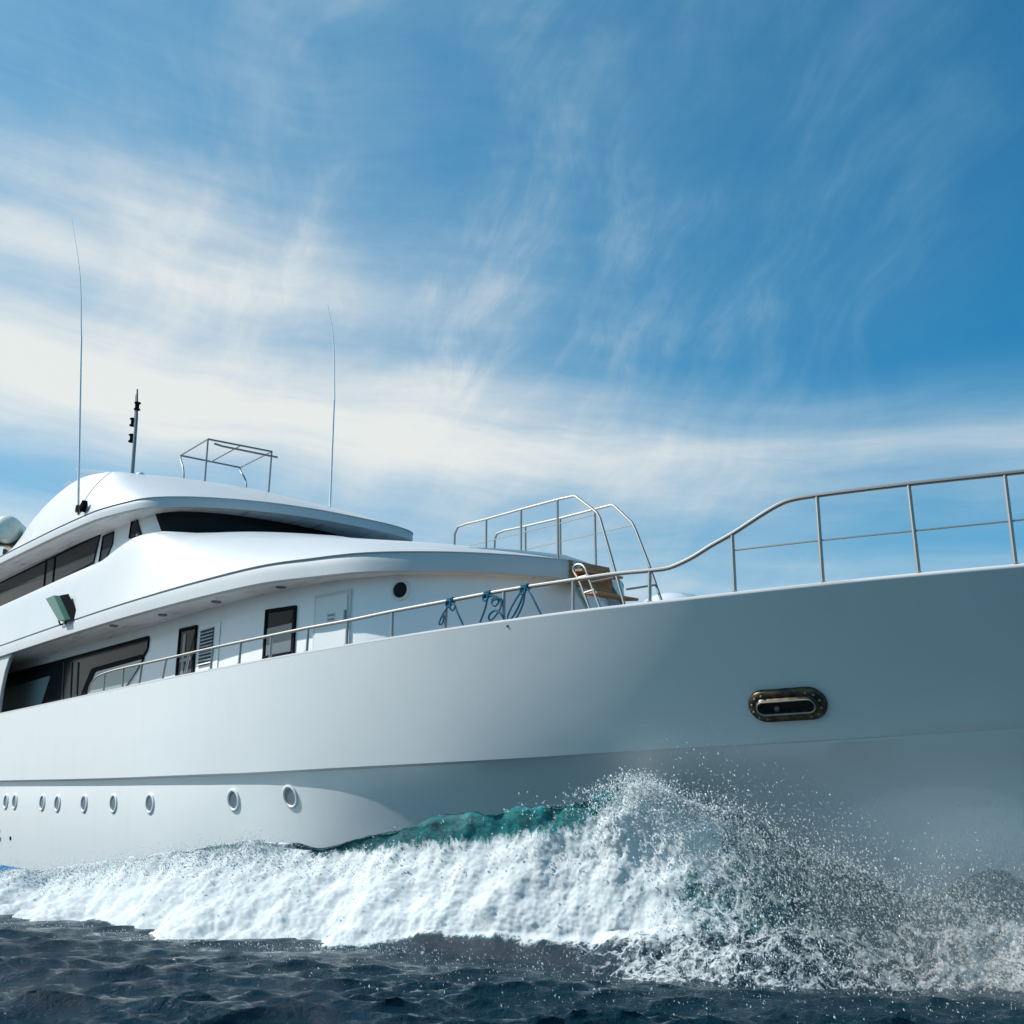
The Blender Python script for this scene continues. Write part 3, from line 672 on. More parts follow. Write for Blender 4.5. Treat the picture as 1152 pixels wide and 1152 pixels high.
for (x0, y0), (x1, y1) in [((118, 758), (117, 775)), ((139, 752), (138, 771)), ((160, 747), (157, 767)), ((187.5, 741), (183, 763)), ((213, 735), (208, 758)), ((239.6, 729), (237, 754)), ((271, 722.5), (269, 748)), ((305.5, 715), (304, 742)), ((347, 706.5), (345, 736)), ((391, 698.5), (390, 727)), ((441.6, 688), (441, 717)), ((502.5, 676.5), (501, 708)), ((567, 664.5), (567, 699)), ((645, 652.5), (645, 690)), ((731, 641.7), (731, 679)), ((823.6, 600.7), (827, 668)), ((919, 557.5), (926, 658)), ((1022, 544.6), (1034, 648)), ((1130, 533), (1143, 638))]:
    a_ = PC(x0, y0, RAILP); s1 = -PC(x1, y1, RAILP)[0]; b_ = np.array([-s1, float(RAILP(s1)), float(zsh(s1)) + .03])
    mb = MB().tube([b_, a_ - np.array([0, 0, .01])], .023, 10); mb.lathe(b_, (0, 0, 1), [(.05, .0), (.05, .02), (.03, .03)], 12)
    mb.build('post', M['steel'], rail)
for q in (3.55, 2.4):
    b_ = np.array([-q, float(RAILP(q)), float(zsh(q)) + .03]); MB().tube([b_, b_ + np.array([0, 0, .99])], .023, 10).build('post', M['steel'], rail)
MB().tube([PC(x, y, RAILP) for x, y in [(826, 619), (922, 608), (1030, 597), (1140, 586)]] + [np.array([-q, float(RAILP(q)), 4.58]) for q in (3.2, 2.0, 1.2)], .010, 6).build('guard_wire', M['steel'], rail)

def rail_obj(name, pts, r, posts, wires=(), m='steel', n=5):
    o = MB().tube(pts, r, 9).build(name, M[m], yacht); place(o)
    for a_, b_ in posts: MB().tube([a_, b_], r * .92, 8).build('post', M[m], o)
    for w_ in wires: MB().tube(w_, r * .4, 6).build('guard_wire', M[m], o)
    return o
def coach_z(s): return float(zR(s)) if s > 12.85 else 5.8
for yy, pp in ((-.2, [(511, 615), (511.5, 601), (515, 593), (524, 589.5), (547, 584), (586, 573), (627, 562), (645, 558), (648, 558.5), (671, 576), (675, 583), (688, 628), (703, 682)]),
               (.8, [(556, 620), (556.5, 607), (559, 600.5), (567, 597), (591, 592), (630, 583), (669, 573), (688, 568), (691, 569), (711, 588), (715, 596), (729, 632), (745, 678)])):
    pts = [PY(x, y, yy) for x, y in pp]; pts[0][2] = coach_z(-pts[0][0]) - .02
    e = pts[-1] + (pts[-1] - pts[-2]) * .9; e[2] = 3.32; k = (pts[-1][2] - 3.32) / (pts[-2][2] - pts[-1][2]); e = pts[-1] + (pts[-1] - pts[-2]) * k; pts.append(e)
    tops = [PY(x, y, yy) for x, y in ([(547, 584), (586, 573), (627, 562)] if yy < 0 else [(591, 592), (630, 583), (669, 573)])]
    posts = [(p - np.array([0, 0, .01]), np.array([p[0], p[1], coach_z(-p[0]) - .03 if -p[0] > 12.85 else 5.1])) for p in tops]
    wz = 6.55; wires = [[np.array([-15.6, yy, 6.60]), np.array([-12.15, yy, 6.50])]]
    rail_obj('stair_rail', pts, .024, posts, wires)
# teak steps between the rails and the chrome boarding ladder
stair = empty('teak_stair', (-12, .3, 3.3)); stair.parent = yacht; place(stair); bpy.context.view_layer.update()
def inv(o, p): o.matrix_parent_inverse = p.matrix_world.inverted(); return o
for s_, z_, w_ in [(12.65, 5.62, .5), (12.30, 5.18, .5), (12.0, 4.75, .5), (11.72, 4.32, .5), (11.45, 3.9, .5)]:
    o = MB().box((-s_, .3, z_), (.17, 0, -.02), (0, w_, 0), (.004, 0, .022)).build('tread', M['teak'], stair, False, bevel=.006); inv(o, stair)
o = MB().box((-12.78, .30, 5.60), (.03, 0, 0), (0, .50, 0), (-.06, 0, .24)).build('head_board', M['teak'], stair, False, bevel=.006); inv(o, stair)
for yy in (-.19, .79):
    o = MB().tube([(-12.85, yy, 5.62), (-11.35, yy, 3.4)], .03, 8).build('stringer', M['steel'], stair); inv(o, stair)
lad = [PY(x, y, -.45) for x, y in [(663, 684), (651, 652), (645, 641), (647, 636.5), (653, 635), (658, 639), (662, 650), (675, 684)]]
la, lb = lad[0], lad[-1]; ex1 = la + (la - lad[1]) * .9; ex2 = lb + (lb - lad[-2]) * .9
o = MB().tube(catmull([ex1] + lad + [ex2], 4), .022, 8).build('boarding_ladder', M['steel'], yacht); place(o)
for (x0, y0), (x1, y1) in [((651, 650), (662, 647)), ((657.5, 667), (668.5, 663.5))]: MB().tube([PY(x0, y0, -.45), PY(x1, y1, -.45)], .018, 8).build('rung', M['steel'], o)
MB().tube([PY(664, 655, -.45), PY(690, 650, -.2)], .018, 8).build('rung', M['steel'], o)
MB().tube([PY(705, 663, -.2), PY(738, 658, .8)], .018, 8).build('rung', M['steel'], o)
# rounded moulded housing on the foredeck
c_ = np.array([-12.3, 1.85, 3.3]); rows = []
for i in range(13):
    ph = math.pi / 2 * i / 12; r_ = max(math.cos(ph), 1e-3) ** .6; z = 2.12 * math.sin(ph) ** .9
    rows.append([(c_[0] + 1.0 * r_ * math.cos(a), c_[1] + .95 * r_ * math.sin(a), c_[2] + z) for a in np.linspace(0, 2 * math.pi, 33)])
dh = loft('foredeck_housing', rows, M['clear'], yacht, False, 60); place(dh)

# flybridge tube frame
frm = {}
A_, B_, C_, D_ = (-28.4, -1.0, 11.57), (-26.5, -1.0, 11.57), (-26.55, 1.0, 11.62), (-28.55, 1.0, 11.62)
A_ = PY(203, 512.4, -1.0); B_ = PY(234, 494, -1.0); C_ = PY(305.7, 508, 1.0); D_ = PY(270, 526, 1.0)
mid0 = PY(236, 520, 0.0); mid1 = PY(271, 502, 0.0)
frame = MB().tube([A_, B_, C_, D_], .028, 8, True).build('sun_shade_frame', M['grey'], yacht); place(frame)
M['grey2'] = M['grey']
MB().tube([(A_ + D_) / 2, (B_ + C_) / 2], .024, 8).build('cross_bar', M['grey'], frame)
MB().tube([PY(241, 499, -.8) , PY(250, 502, -.6), PY(312, 514.5, 1.15)], .03, 8).build('cross_bar', M['grey'], frame)
for a_, b_ in ((B_, PY(230.7, 538.7, -1.0)), (C_, PY(302, 552, 1.0))):
    e = np.array([b_[0] , b_[1], 9.9]); MB().tube([a_, e], .026, 8).build('leg', M['grey'], frame)
for pts, yy in ((((203, 513), (203.4, 517.5), (206, 526), (206.7, 537)), -1.0), (((270, 527), (271, 530.5), (275.8, 539), (277, 548)), 1.0)):
    P = [PY(x, y, yy) for x, y in pts]; P.append(np.array([P[-1][0], P[-1][1], 9.9])); MB().tube(catmull(P, 3), .026, 8).build('leg', M['steel'], frame)
# whip aerials
for pts, yy, ys in ((((88, 569), (91.5, 378)), ((91.5, 378), (90, 310), (80.5, 245)), -3.9), (((371, 575), (376, 450)), ((376.5, 450), (375, 380), (368.5, 342)), 2.5)):
    lo_ = [PY(x, y, ys) for x, y in pts]; hi_ = [PY(x, y, ys) for x, y in yy]
    lo_ = [lo_[0] + (lo_[0] - lo_[1]) / np.linalg.norm(lo_[0] - lo_[1]) * .25] + lo_
    o = MB().tube(lo_, [.035, .033, .026], 8).build('whip_aerial', M['white'], yacht); place(o)
    hp = catmull(hi_, 5); MB().tube(hp, list(np.linspace(.018, .007, len(hp))), 6).build('whip', M['white'], o)
    if ys < 0:
        c = PY(94, 569.5, -3.97); MB().box(c, (.11, 0, .06), (0, .07, 0), (-.04, 0, .09)).build('side_light', M['dark'], o, False, bevel=.02)
        c = PY(87, 573, -3.95); MB().lathe(c, (0, 0, 1), [(.05, -.08), (.055, 0), (.05, .10), (.03, .12)], 10).build('aerial_mount', M['bronze'], o)
# light mast
ys = -1.5; a_, b_, c2_ = PY(149, 531, ys), PY(153.5, 470, ys), PY(154.5, 438, ys)
o = MB().tube([np.array([a_[0], ys, 9.9]), a_, b_, c2_], [.06, .055, .05, .025], 10).build('light_mast', M['grey'], yacht); place(o)
for px, py in [(154.5, 457), (149.5, 475), (148.2, 493)]:
    c = PY(px, py, ys); mb = MB(); mb.lathe(c, (0, 0, 1), [(.085, -.13), (.10, -.12), (.10, -.09), (.06, -.08), (.06, .08), (.10, .09), (.10, .12), (.05, .14)], 12)
    q = PY(152.5, py, ys); mb.tube([c, q], .02, 6); mb.build('mast_light', M['dark'], o)
MB().tube([PY(151, 478, ys), PY(153, 444, ys)], .015, 6).build('stay', M['grey'], o)
# aft wing blades over the flybridge and small deck fin
pts = [PY(x, y, -1.2) for x, y in [(84, 527), (92, 528), (150, 533), (150, 536), (95, 533.5), (86, 531)]]
place(MB().prism(pts, np.array([0, .8, 0])).build('arch_wing', M['paleblue'], yacht, False, bevel=.01))
pts = [PY(x, y, -3.0) for x, y in [(70, 545.5), (77, 541), (84.5, 544), (76, 551.5)]]
place(MB().prism(pts, np.array([0, .25, .0])).build('horn_housing', M['paleblue'], yacht, False, bevel=.01))
c = PY(158, 533, -2.0); place(MB().lathe(c - np.array([0, 0, .12]), (0, 0, 1), [(.14, -.2), (.16, .0), (.13, .10), (.06, .16)], 14).build('vent_dome', M['white'], yacht))

# ------------------------------------------------------------------ life raft canister (rests on the roof edge)
lc = PY(14, 602, -3.55); ax = np.array([.80, -.52, .12]); ax /= np.linalg.norm(ax)
raft = empty('life_raft', tuple(lc - np.array([0, 0, .46]))); bpy.context.view_layer.update()
tag(raft, 'cream cylindrical life raft canister lying on the roof edge at the left of the picture', 'life raft')
inv(MB().lathe(lc, ax, [(.12, -.82), (.34, -.78), (.42, -.66), (.43, -.04), (.455, -.03), (.455, .03), (.43, .04), (.43, .58), (.40, .68), (.30, .75), (.1, .77)], 28).build('shell', M['cream'], raft), raft)
mb = MB()
for h in (-.42, .40): mb.lathe(lc, ax, [(.432, h - .03), (.44, h - .03), (.44, h + .03), (.432, h + .03)], 28)
inv(mb.build('strap', M['white'], raft), raft)
mb = MB()
for h in (-.42, .40): q = lc + ax * h; mb.box(q - np.array([0, 0, .42]), ax * .05, np.cross(ax, ZV) * .36, np.array([0, 0, .09]))
inv(mb.build('cradle', M['bronze'], raft), raft)

# ------------------------------------------------------------------ blue ropes tied on the rail
def rope(label, knot, strands, r=.014):
    k = PC(*knot, RAILP); o = empty('rope', tuple(k)); bpy.context.view_layer.update()
    tag(o, label, 'rope', 'blue ropes tied to the rail')
    P0 = k; mb = MB()
    e = np.array([1., 0, 0]); sx_ = PC(knot[0] + 4, knot[1] - .9, RAILP) - k; sx_ /= np.linalg.norm(sx_); n1 = np.array([0, -1., 0]); n2 = np.cross(sx_, n1)
    turns = [P0 + sx_ * (-.06 + .12 * q / 40) + (n1 * math.cos(q * .8) + n2 * math.sin(q * .8)) * .04 for q in range(41)]
    mb.tube(turns, r, 6); mb.tube([P0 + n1 * .045 + sx_ * .05 * math.cos(a) + ZV * (.05 * math.sin(a) - .05) for a in np.linspace(0, 6.28, 14)], r, 6)
    inv(mb.build('knot', M['rope'], o), o)
    for stn in strands:
        pts = [PC(x, y, RAILP, .03 + .02 * ((i % 2))) for i, (x, y) in enumerate(stn)]
        inv(MB().tube(catmull(pts, 5), r, 6).build('strand', M['rope'], o), o)
    return o
rope('blue rope on the rail with one small loop and a single tail, farthest from ladder', (507, 676), [[(507, 677), (499, 690), (495, 698), (494, 702), (497, 702), (499, 696), (498, 690)], [(508, 678), (512, 682), (509, 687), (506, 683), (510, 679), (515, 690), (521, 703)]])
rope('blue rope on the rail with a round coil, hanging between the two others', (549, 668.5), [[(549, 669), (546, 684), (540, 700)], [(551, 670), (560, 672), (564, 680), (558, 692), (551, 698), (550, 693), (556, 687), (563, 690), (567, 697)], [(553, 675), (557, 672), (561, 677), (557, 682), (553, 678), (558, 674), (564, 674), (563, 684)]])
rope('blue rope on the rail with long loops over the bulwark, nearest the ladder', (591, 661), [[(590, 661), (580, 675), (571, 694), (572, 699), (578, 692), (586, 676), (590, 663)], [(591, 662), (588, 680), (580, 696), (570, 705)], [(593, 662), (599, 672), (609, 692)]])

# ------------------------------------------------------------------ sea
YAWC = math.atan2(F0[1], F0[0])
def waves(x, y, r):
    """choppy sea height: many short wave trains, faded where the mesh is too coarse to carry them"""
    g = np.random.default_rng(5); h = np.zeros_like(x); dx_ = np.zeros_like(x); dy_ = np.zeros_like(x)
    for i in range(90):
        lam = 10 ** g.uniform(math.log10(.15), math.log10(2.2)); th = YAWC + math.pi + .2 + g.normal() * .30; k = 2 * math.pi / lam
        a = .0112 * lam ** .58 * g.uniform(.6, 1.2); ph = g.uniform(0, 6.28); fade = np.clip(1.5 - (r * .012) / lam, 0, 1)
        c, s_ = math.cos(th), math.sin(th); q = k * (c * x + s_ * y) + ph
        h += a * fade * np.sin(q); cc = a * fade * np.cos(q) * .75; dx_ += cc * c; dy_ += cc * s_
    return h, dx_, dy_
rad = np.concatenate([np.geomspace(2.2, 45, 620), np.geomspace(47, 9000, 70)])
dense = np.linspace(-.80, .80, 760); coarse = np.linspace(.80, 2 * math.pi - .80, 70)[1:]
ang = np.concatenate([dense, coarse]); na = len(ang)
Rr_, Aa = np.meshgrid(rad, ang, indexing='ij'); X = CAM[0] + Rr_ * np.cos(YAWC - Aa); Y = CAM[1] + Rr_ * np.sin(YAWC - Aa)
h, dxx, dyy = waves(X.ravel(), Y.ravel(), Rr_.ravel())
near = (np.abs(Aa.ravel()) < .85)
amp_mod = 1 + .5 * fbm(np.stack([X.ravel() * .09, Y.ravel() * .09, 0 * X.ravel()], 1), 2)
h *= amp_mod; X2 = X.ravel() + dxx; Y2 = Y.ravel() + dyy
# foot of the breaking bow wave and the flat foam sheet on the sea
foot_px = [(-160, 1036), (-60, 1035), (0, 1037), (55, 1040), (105, 1030), (150, 1050), (185, 1060), (235, 1063), (300, 1062), (400, 1060), (480, 1049), (560, 1049), (650, 1052), (700, 1048), (800, 1042), (900, 1040), (1000, 1040), (1100, 1040), (1200, 1040), (1320, 1038)]
crest_px = [(-160, 1034), (-70, 988), (0, 982), (60, 977), (130, 968), (180, 961), (240, 949), (290, 945), (330, 946), (355, 952), (400, 942), (500, 923), (560, 914), (640, 905), (675, 896), (700, 886), (728, 880), (752, 890), (790, 902), (835, 918), (890, 948), (950, 975), (1000, 995), (1045, 1014), (1085, 995), (1130, 965), (1170, 950), (1215, 985), (1270, 1085), (1320, 1118)]
fpx = np.array(foot_px); cpx = np.array(crest_px)
fy = pchip(fpx[:, 0], fpx[:, 1]); cy_ = pchip(cpx[:, 0], cpx[:, 1])
foam_px = np.array(foot_px)
foot_px = [(-160, 1040), (0, 1042), (105, 1048), (185, 1062), (235, 1066), (300, 1068), (400, 1072), (480, 1078), (560, 1088), (650, 1100), (720, 1108), (800, 1114), (900, 1118), (1000, 1118), (1080, 1119), (1152, 1120), (1320, 1124)]
fpx = np.array(foot_px); fy = pchip(fpx[:, 0], fpx[:, 1]); foamy = pchip(foam_px[:, 0], foam_px[:, 1])
# flat foam region bounds in plan: converted to polar about the viewpoint
def edge_r(pts):
    L = []
    for x, y in pts:
        P = PZ(x, y, 0.); d = P - CAM; L.append((YAWC - math.atan2(d[1], d[0]), math.hypot(d[0], d[1])))
    L = np.array(L); L[:, 0] = (L[:, 0] + math.pi) % (2 * math.pi) - math.pi; return L[np.argsort(L[:, 0])]
near_e = edge_r([(560, 1068), (640, 1076), (720, 1094), (800, 1108), (900, 1118), (1000, 1112), (1080, 1116), (1152, 1117), (1320, 1117)])
far_e = edge_r([(560, 1060), (640, 1048), (800, 1035), (1000, 1030), (1152, 1030), (1320, 1030)])
aa = Aa.ravel(); r_ = Rr_.ravel()
rn = np.interp(aa, near_e[:, 0], near_e[:, 1]); rf = np.interp(aa, far_e[:, 0], far_e[:, 1]) + 1.5
jit = fbm(np.stack([X2 * 1.3, Y2 * 1.3, 0 * X2], 1), 4) * .9
foam = np.clip((r_ - rn + jit) / .7, 0, 1) * np.clip((rf - r_) / 1.0, 0, 1) * (aa > near_e[0, 0]) * np.clip((aa - near_e[0, 0]) / .10, 0, 1) * (aa < 1.2)
foam *= .50 + .34 * fbm(np.stack([X2 * .8, Y2 * .8, 0 * X2 + 3], 1), 3)
flatten = 1 - .55 * np.clip(foam * 1.5, 0, 1)
dist_front = np.interp(aa, near_e[:, 0], near_e[:, 1])
foot_r = edge_r([(x, y) for x, y in foot_px]); gap = np.interp(aa, foot_r[:, 0], foot_r[:, 1]) - r_
flatten *= np.where((aa > foot_r[0, 0]) & (aa < foot_r[-1, 0]), np.clip(.30 + .7 * gap / 1.6, .30, 1), 1)
lace = np.clip(1 - np.abs(gap - .15) / .75, 0, 1) * (aa > foot_r[0, 0]) * (aa < foot_r[-1, 0]); foam = np.maximum(foam, lace * .34 * (1 + 1.2 * jit))
V = np.stack([X2, Y2, h * flatten], 1)
i = np.arange(len(rad) - 1)[:, None]; j = np.arange(na)[None]; jn = (j + 1) % na
Fq = np.stack([(i * na + j), (i * na + jn), ((i + 1) * na + jn), ((i + 1) * na + j)], -1).reshape(-1, 4)[:, ::-1]
cap0 = len(V); V = np.vstack([V, [CAM[0], CAM[1], 0]])
sea = mesh_np('sea', V, np.ascontiguousarray(Fq), M['sea'], None, True, None, {'foam': np.append(foam, 0)})
tag(sea, kind='structure')

# ------------------------------------------------------------------ bow wave sheet
NU, NV = 900, 150
pxs = np.linspace(-150, 1310, NU)
jag = .07 * fbm(np.stack([pxs * .018, 0 * pxs, 0 * pxs], 1), 5, .65) + .03 * fbm(np.stack([pxs * .14, 0 * pxs + 4, 0 * pxs], 1), 3, .6)
vv = np.linspace(0, 1, NV)
V = np.zeros((NU, NV, 3)); FO = np.zeros((NU, NV)); DE = np.zeros((NU, NV)); PXg = np.zeros((NU, NV)); 
for i_, px in enumerate(pxs):
    yb = float(fy(px)); yc = float(cy_(px))
    Ft = PZ(px, yb + 6, -.10); dfo = np.linalg.norm((Ft - CAM)[:2])
    dcr = dfo + np.interp(px, [-150, 100, 330, 480, 600, 700, 800, 1000, 1300], [3.2, 3.0, 2.3, 1.3, 1.2, 1.35, 1.3, 1.15, .85])
    for_t = []
    d = ray(px, yc); dh_ = d / math.hypot(d[0], d[1])
    Cc = CAM + dh_ * dcr
    # back slope down to the hull
    hd = F0[:2]; 
    nb = 28
    dirh = dh_[:2]
    for j_ in range(NV):
        if j_ < nb:
            q = 1 - j_ / nb; P = Cc.copy(); P[:2] += dirh * 1.5 * q; P[2] -= (Cc[2] + .15) * (q ** 1.5) * np.interp(px, [330, 360, 700, 760], [.6, .25, .25, .6])
        else:
            q = (j_ - nb) / (NV - 1 - nb)
            yq = yc + (yb + 6 - yc) * q; qf_ = (float(foamy(px)) - yc) / (yb + 6 - yc); ap_ = np.interp(px, [420, 640], [0, 1]); dm = dcr - .38; d1 = dcr + (dfo - dcr) * q ** 1.35
            d2_ = dcr + (dm - dcr) * (q / qf_) ** 1.2 if q < qf_ else dm + (dfo - dm) * (q - qf_) / (1 - qf_); dq = d1 * (1 - ap_) + d2_ * ap_
            d2 = ray(px, yq); d2 = d2 / math.hypot(d2[0], d2[1]); P = CAM + d2 * dq
        V[i_, j_] = P
    tq = np.clip((np.arange(NV) - nb) / (NV - 1 - nb), 0, 1)
    # foam coverage: full on the tumbling front, none on the smooth lip, sparse under the thrown sheet
    lip = np.interp(px, [300, 335, 400, 480, 560, 640, 690, 715], [0, .05, .11, .17, .20, .17, .06, 0.])
    f1 = np.clip((tq - lip * .75 + jag[i_] + .05) / .24, 0, 1); kk = np.clip(lip / .05, 0, 1); f1 = f1 * kk + (1 - kk)
    lo = np.interp(px, [640, 745, 775, 850, 1000, 1060, 1300], [1., .78, .45, .17, .08, .12, .20])
    qf = (float(foamy(px)) + 90 * jag[i_] - yc) / (yb + 6 - yc)          # below this the face is dark water again
    bare = np.interp(px, [540, 630, 720, 850, 1000, 1152], [.0, .06, .24, .20, .20, .36]) * (1 + .0 * tq)
    holes = np.interp(px, [580, 650, 720, 770, 830], [0, .30, .62, .40, 0]) * np.clip((tq - .28) / .3, 0, 1) * np.clip((qf + .02 - tq) / .2, 0, 1)
    up_ = np.minimum(f1, lo) - holes; kx = np.clip((tq - qf + .08) / .16, 0, 1); kx = kx * kx * (3 - 2 * kx)
    f1 = up_ * (1 - kx) + bare * kx
    FO[i_] = .22 + .95 * f1 if True else 0
    FO[i_] = np.clip(1.15 * f1, 0.04, 1.2); DE[i_] = np.interp(px, [680, 800, 1000], [0, .55, 1]) * np.ones(NV); DE[i_] = np.maximum(DE[i_], kx); DE[i_] = np.maximum(DE[i_], np.interp(px, [300, 345, 420, 540], [0, .9, .6, 0]) * np.clip((.5 - tq) * 4, 0, 1)); PXg[i_] = px; DE[i_, :nb] = 1.; FO[i_, :nb] *= .3
# lumpy displacement
P = V.reshape(-1, 3); du = np.gradient(V, axis=0); dv = np.gradient(V, axis=1); Nn = np.cross(du, dv); Nn /= np.linalg.norm(Nn, axis=2)[..., None] + 1e-9
flip = np.sign(np.einsum('ijk,k->ij', Nn, np.array([0, 0, 1.])) + 1e-6); tocam = CAM - V; flip = np.sign(np.einsum('ijk,ijk->ij', Nn, tocam)); Nn *= np.median(flip)
n1 = fbm(P * 1.1, 3); tqg = np.clip((np.arange(NV) - 28) / (NV - 29), -.2, 1)[None].repeat(NU, 0).ravel(); flow = np.stack([PXg.ravel() * .0125 + tqg * .8, tqg * 1.1, P[:, 1] * .3], 1)
n2 = -fbm(P * 1.5 + 5, 6, .62, ridged=True) * .55 + fbm(flow * 2.6, 7, .66) * .5; n3 = fbm(P * 14 + 9, 3, .6)
fo_ = np.clip(FO.ravel(), 0, 1); edge = np.ones_like(fo_)
n4 = fbm(P * 30 + 2, 2, .6)
big = 1 + .8 * fbm(P * .7 + 50, 2)
dsp = (.19 * n1 + .085 * n2 * fo_ * big + .018 * n3 * fo_ + .010 * n4 * fo_ + .035 * n2 * (1 - fo_) + .016 * n3 * (1 - fo_))
tqa = np.clip((np.arange(NV) - 28) / (NV - 29), 0, 1)[None].repeat(NU, 0).ravel()
plume = np.exp(-((PXg.ravel() - 715) / 60) ** 2) * np.exp(-((tqa - .12) / .3) ** 2); dsp += plume * (.06 + .16 * fbm(P * 3.2 + 31, 4, .6))
dsp *= np.clip((1 - tqa) * 5, .25, 1)
P2 = P + Nn.reshape(-1, 3) * dsp[:, None]
FOn = FO.ravel()
wave = mesh_np('bow_wave', P2, np.ascontiguousarray(grid_faces(NU, NV)), M['wave'], None, True, None, {'foam': FOn, 'deep': DE.ravel()})
tag(wave, 'white breaking bow wave with a teal lip curling along the hull', 'bow wave', kind='stuff')

# ------------------------------------------------------------------ froth and spray made of small drops
OCT = np.array([(1, 0, 0), (-1, 0, 0), (0, 1, 0), (0, -1, 0), (0, 0, 1), (0, 0, -1)], float)
OF = np.array([(0, 2, 4), (2, 1, 4), (1, 3, 4), (3, 0, 4), (2, 0, 5), (1, 2, 5), (3, 1, 5), (0, 3, 5)])
def drops(name, C_, R_, mat, stretchv=None, lump=.35):
    n = len(C_); g = rng
    sc = R_[:, None, None] * (1 + lump * g.normal(size=(n, 6, 1)).clip(-1.5, 1.5)) * OCT[None]
    if stretchv is not None: sc = sc + (sc @ np.ones((3, 1)) * 0) + np.einsum('nik,nk->ni', sc, stretchv)[..., None] * stretchv[:, None, :] * 1.5
    V = (C_[:, None] + sc).reshape(-1, 3); Fq = (np.arange(n)[:, None, None] * 6 + OF[None]).reshape(-1, 3)
    return mesh_np(name, V, np.ascontiguousarray(Fq), mat, None, True, None)
Pg = P2.reshape(NU, NV, 3)
def sample(n, wfun):
    w = wfun(PXg, np.clip((np.arange(NV) - 28) / (NV - 29), -.3, 1)[None].repeat(NU, 0)); w = np.maximum(w, 0) ; w[:, :24] = 0
    c = np.cumsum(w.ravel()); k = np.searchsorted(c, rng.uniform(0, c[-1], n)); k = np.minimum(k, NU * NV - 1); return k
SF = np.clip(FO, 0, 1)
# froth hugging the tumbling front
k = sample(12000, lambda px, q: SF ** 2 * (.008 + np.exp(-(q / .2) ** 2)) * np.interp(px, [-150, 0, 300, 760, 800], [.4, .8, 1, 1, .3]))
cc = P2[k] + Nn.reshape(-1, 3)[k] * np.abs(rng.normal(size=len(k)) * .05)[:, None] + rng.normal(size=(len(k), 3)) * .02
rr_ = .003 + .012 * rng.random(len(k)) ** 3
o = drops('froth', cc, rr_, M['foam'], None, .5); tag(o, 'loose white froth flecks on the breaking bow wave', 'froth', kind='stuff')
# thrown drops: over crest, over the dark face at right and in the air
C_ = []; R_ = []
def burst(n, wf, up, out, spread, r0, r1, pw=3):
    k = sample(n, wf); m = rng.random(n) ** 1.7
    c = P2[k] + np.stack([rng.normal(size=n) * spread, rng.normal(size=n) * spread - out * rng.random(n), up * m + rng.normal(size=n) * spread * .3], 1)
    ok = c[:, 2] > -.02; C_.append(c[ok]); R_.append((r0 + (r1 - r0) * rng.random(n) ** pw)[ok])
burst(4000, lambda px, q: np.exp(-((px - 730) / 60) ** 2) * np.exp(-((q - .02) / .12) ** 2), .16, .22, .07, .003, .016)
burst(11000, lambda px, q: np.interp(px, [700, 760, 900, 1020, 1060, 1150, 1300], [0, .8, 1., .45, .6, 1, 1]) * (1 - .35 * q), .10, .35, .12, .004, .017)
burst(17000, lambda px, q: np.interp(px, [740, 820, 980, 1060, 1160, 1300], [0, .6, 1., 1., 1.2, 1.2]) * np.exp(-q * 2), .95, .5, .20, .0025, .010)
burst(9000, lambda px, q: np.interp(px, [740, 820, 980, 1060, 1160, 1300], [0, 1., 1., .8, 1., 1.]) * np.exp(-q * 3), .40, .4, .14, .003, .012)
burst(6000, lambda px, q: np.interp(px, [-150, 0, 320, 340, 640, 700], [.5, 1, 1, .03, .03, 1]) * np.exp(-(q / .10) ** 2), .20, .1, .05, .003, .014)
burst(5000, lambda px, q: np.interp(px, [-150, 0, 420, 520], [1, 1, 1, 0]) * np.clip(q - .9, 0, 1), .07, .35, .06, .003, .014)
burst(1500, lambda px, q: np.interp(px, [100, 200, 640, 760], [.4, 1, 1, .4]) * np.clip(q - .75, 0, 1), .10, .8, .2, .003, .012)
burst(2000, lambda px, q: np.interp(px, [400, 520, 1300], [0, 1, 1.2]) * np.clip(q - .8, 0, 1), .05, 2.6, .3, .003, .010)
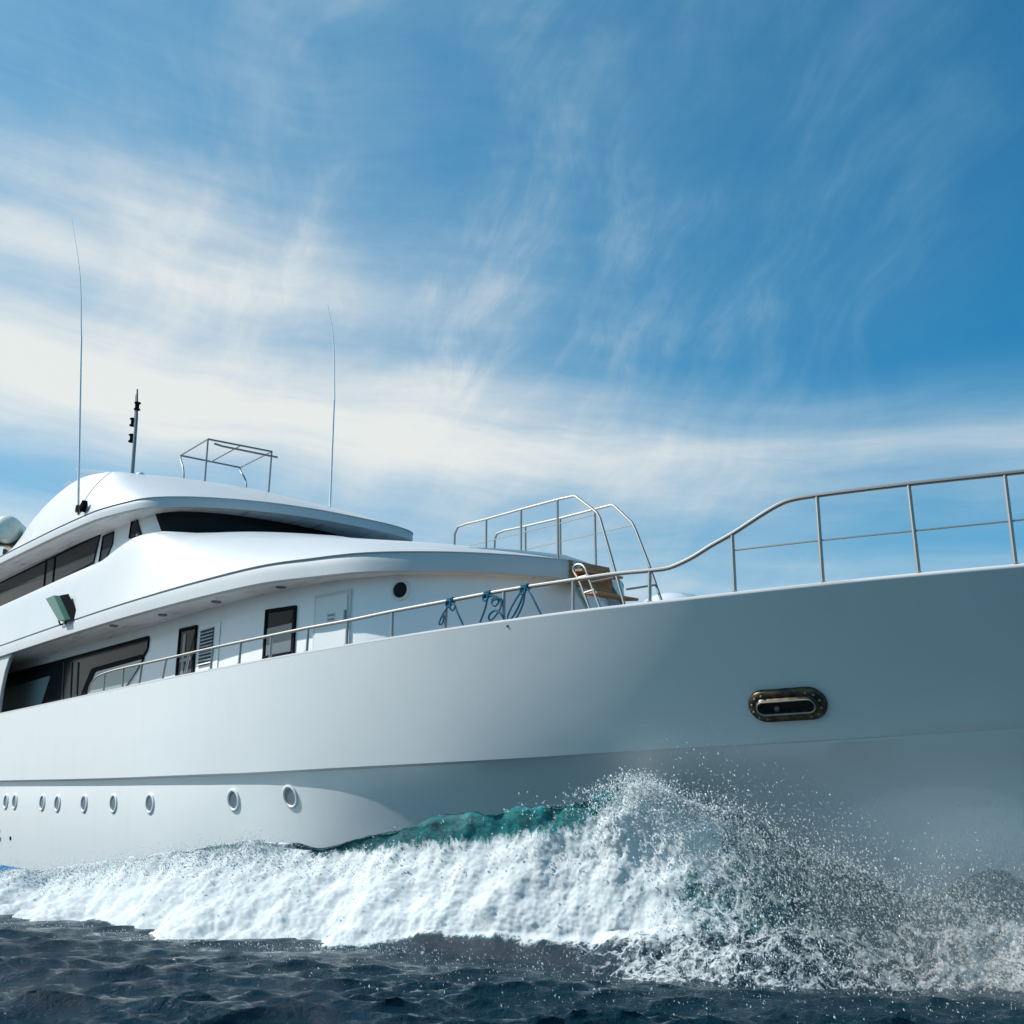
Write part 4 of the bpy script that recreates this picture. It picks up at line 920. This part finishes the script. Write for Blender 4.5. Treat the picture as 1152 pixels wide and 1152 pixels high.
# fine mist of water hanging in the air round the bow
def mist(name, c, ex_, dens, label):
    mb = MB(); rows = []; n = 16
    V_ = [Vector((math.cos(a) * math.sin(p), math.sin(a) * math.sin(p), math.cos(p))) for p in np.linspace(.02, math.pi - .02, 10) for a in np.linspace(0, 2 * math.pi, n, endpoint=False)]
    mb.add([(v.x * ex_[0], v.y * ex_[1], v.z * ex_[2]) for v in V_], [(i * n + k, i * n + (k + 1) % n, (i + 1) * n + (k + 1) % n, (i + 1) * n + k) for i in range(9) for k in range(n)] + [tuple(range(n)), tuple(reversed(range(9 * n, 10 * n)))])
    m = bpy.data.materials.new(name); m.use_nodes = True; t = NT(m.node_tree); t.n.remove(t.n['Principled BSDF'])
    vol = t.n.new('ShaderNodeVolumeScatter'); vol.inputs['Color'].default_value = rgb(.60, .85, 1.); vol.inputs['Anisotropy'].default_value = .2
    vol.inputs['Density'].default_value = dens; t.l.new(vol.outputs[0], t.n['Material Output'].inputs['Volume'])
    o = mb.build(name, m); o.location = c
    import bmesh
    bm = bmesh.new(); bm.from_mesh(o.data); bmesh.ops.recalc_face_normals(bm, faces=bm.faces); bm.to_mesh(o.data); bm.free()
    tag(o, label, 'mist', kind='stuff'); return o
for c_, e_, d_, l_ in [((-6.3, -2.1, .85), (2.5, .7, 1.0), .05, 'pale mist of fine spray hanging low beside the bow'),
                   ((-5.6, -1.9, .85), (1.7, .75, 1.15), .13, 'pale mist of fine spray round the stem at the right'),
                   ((-7.6, -2.4, 1.4), (1.2, .5, .6), .09, 'pale puff of mist above the dark face of the bow wave'),
                   ((-5.0, -2.0, .9), (1.1, .6, .9), .14, 'pale puff of mist low down at the right edge')]:
    mist('spray_mist', c_, e_, d_, l_)
Cs = np.vstack(C_); Rs = np.concatenate(R_)
sv = rng.normal(size=(len(Cs), 3)) * .45 + np.array([-.25, -.35, .8]); sv /= np.linalg.norm(sv, axis=1)[:, None]
o = drops('spray', Cs, Rs * .66, M['drop'], sv, .6); tag(o, 'white spray drops thrown up beside the bow', 'spray', kind='stuff')
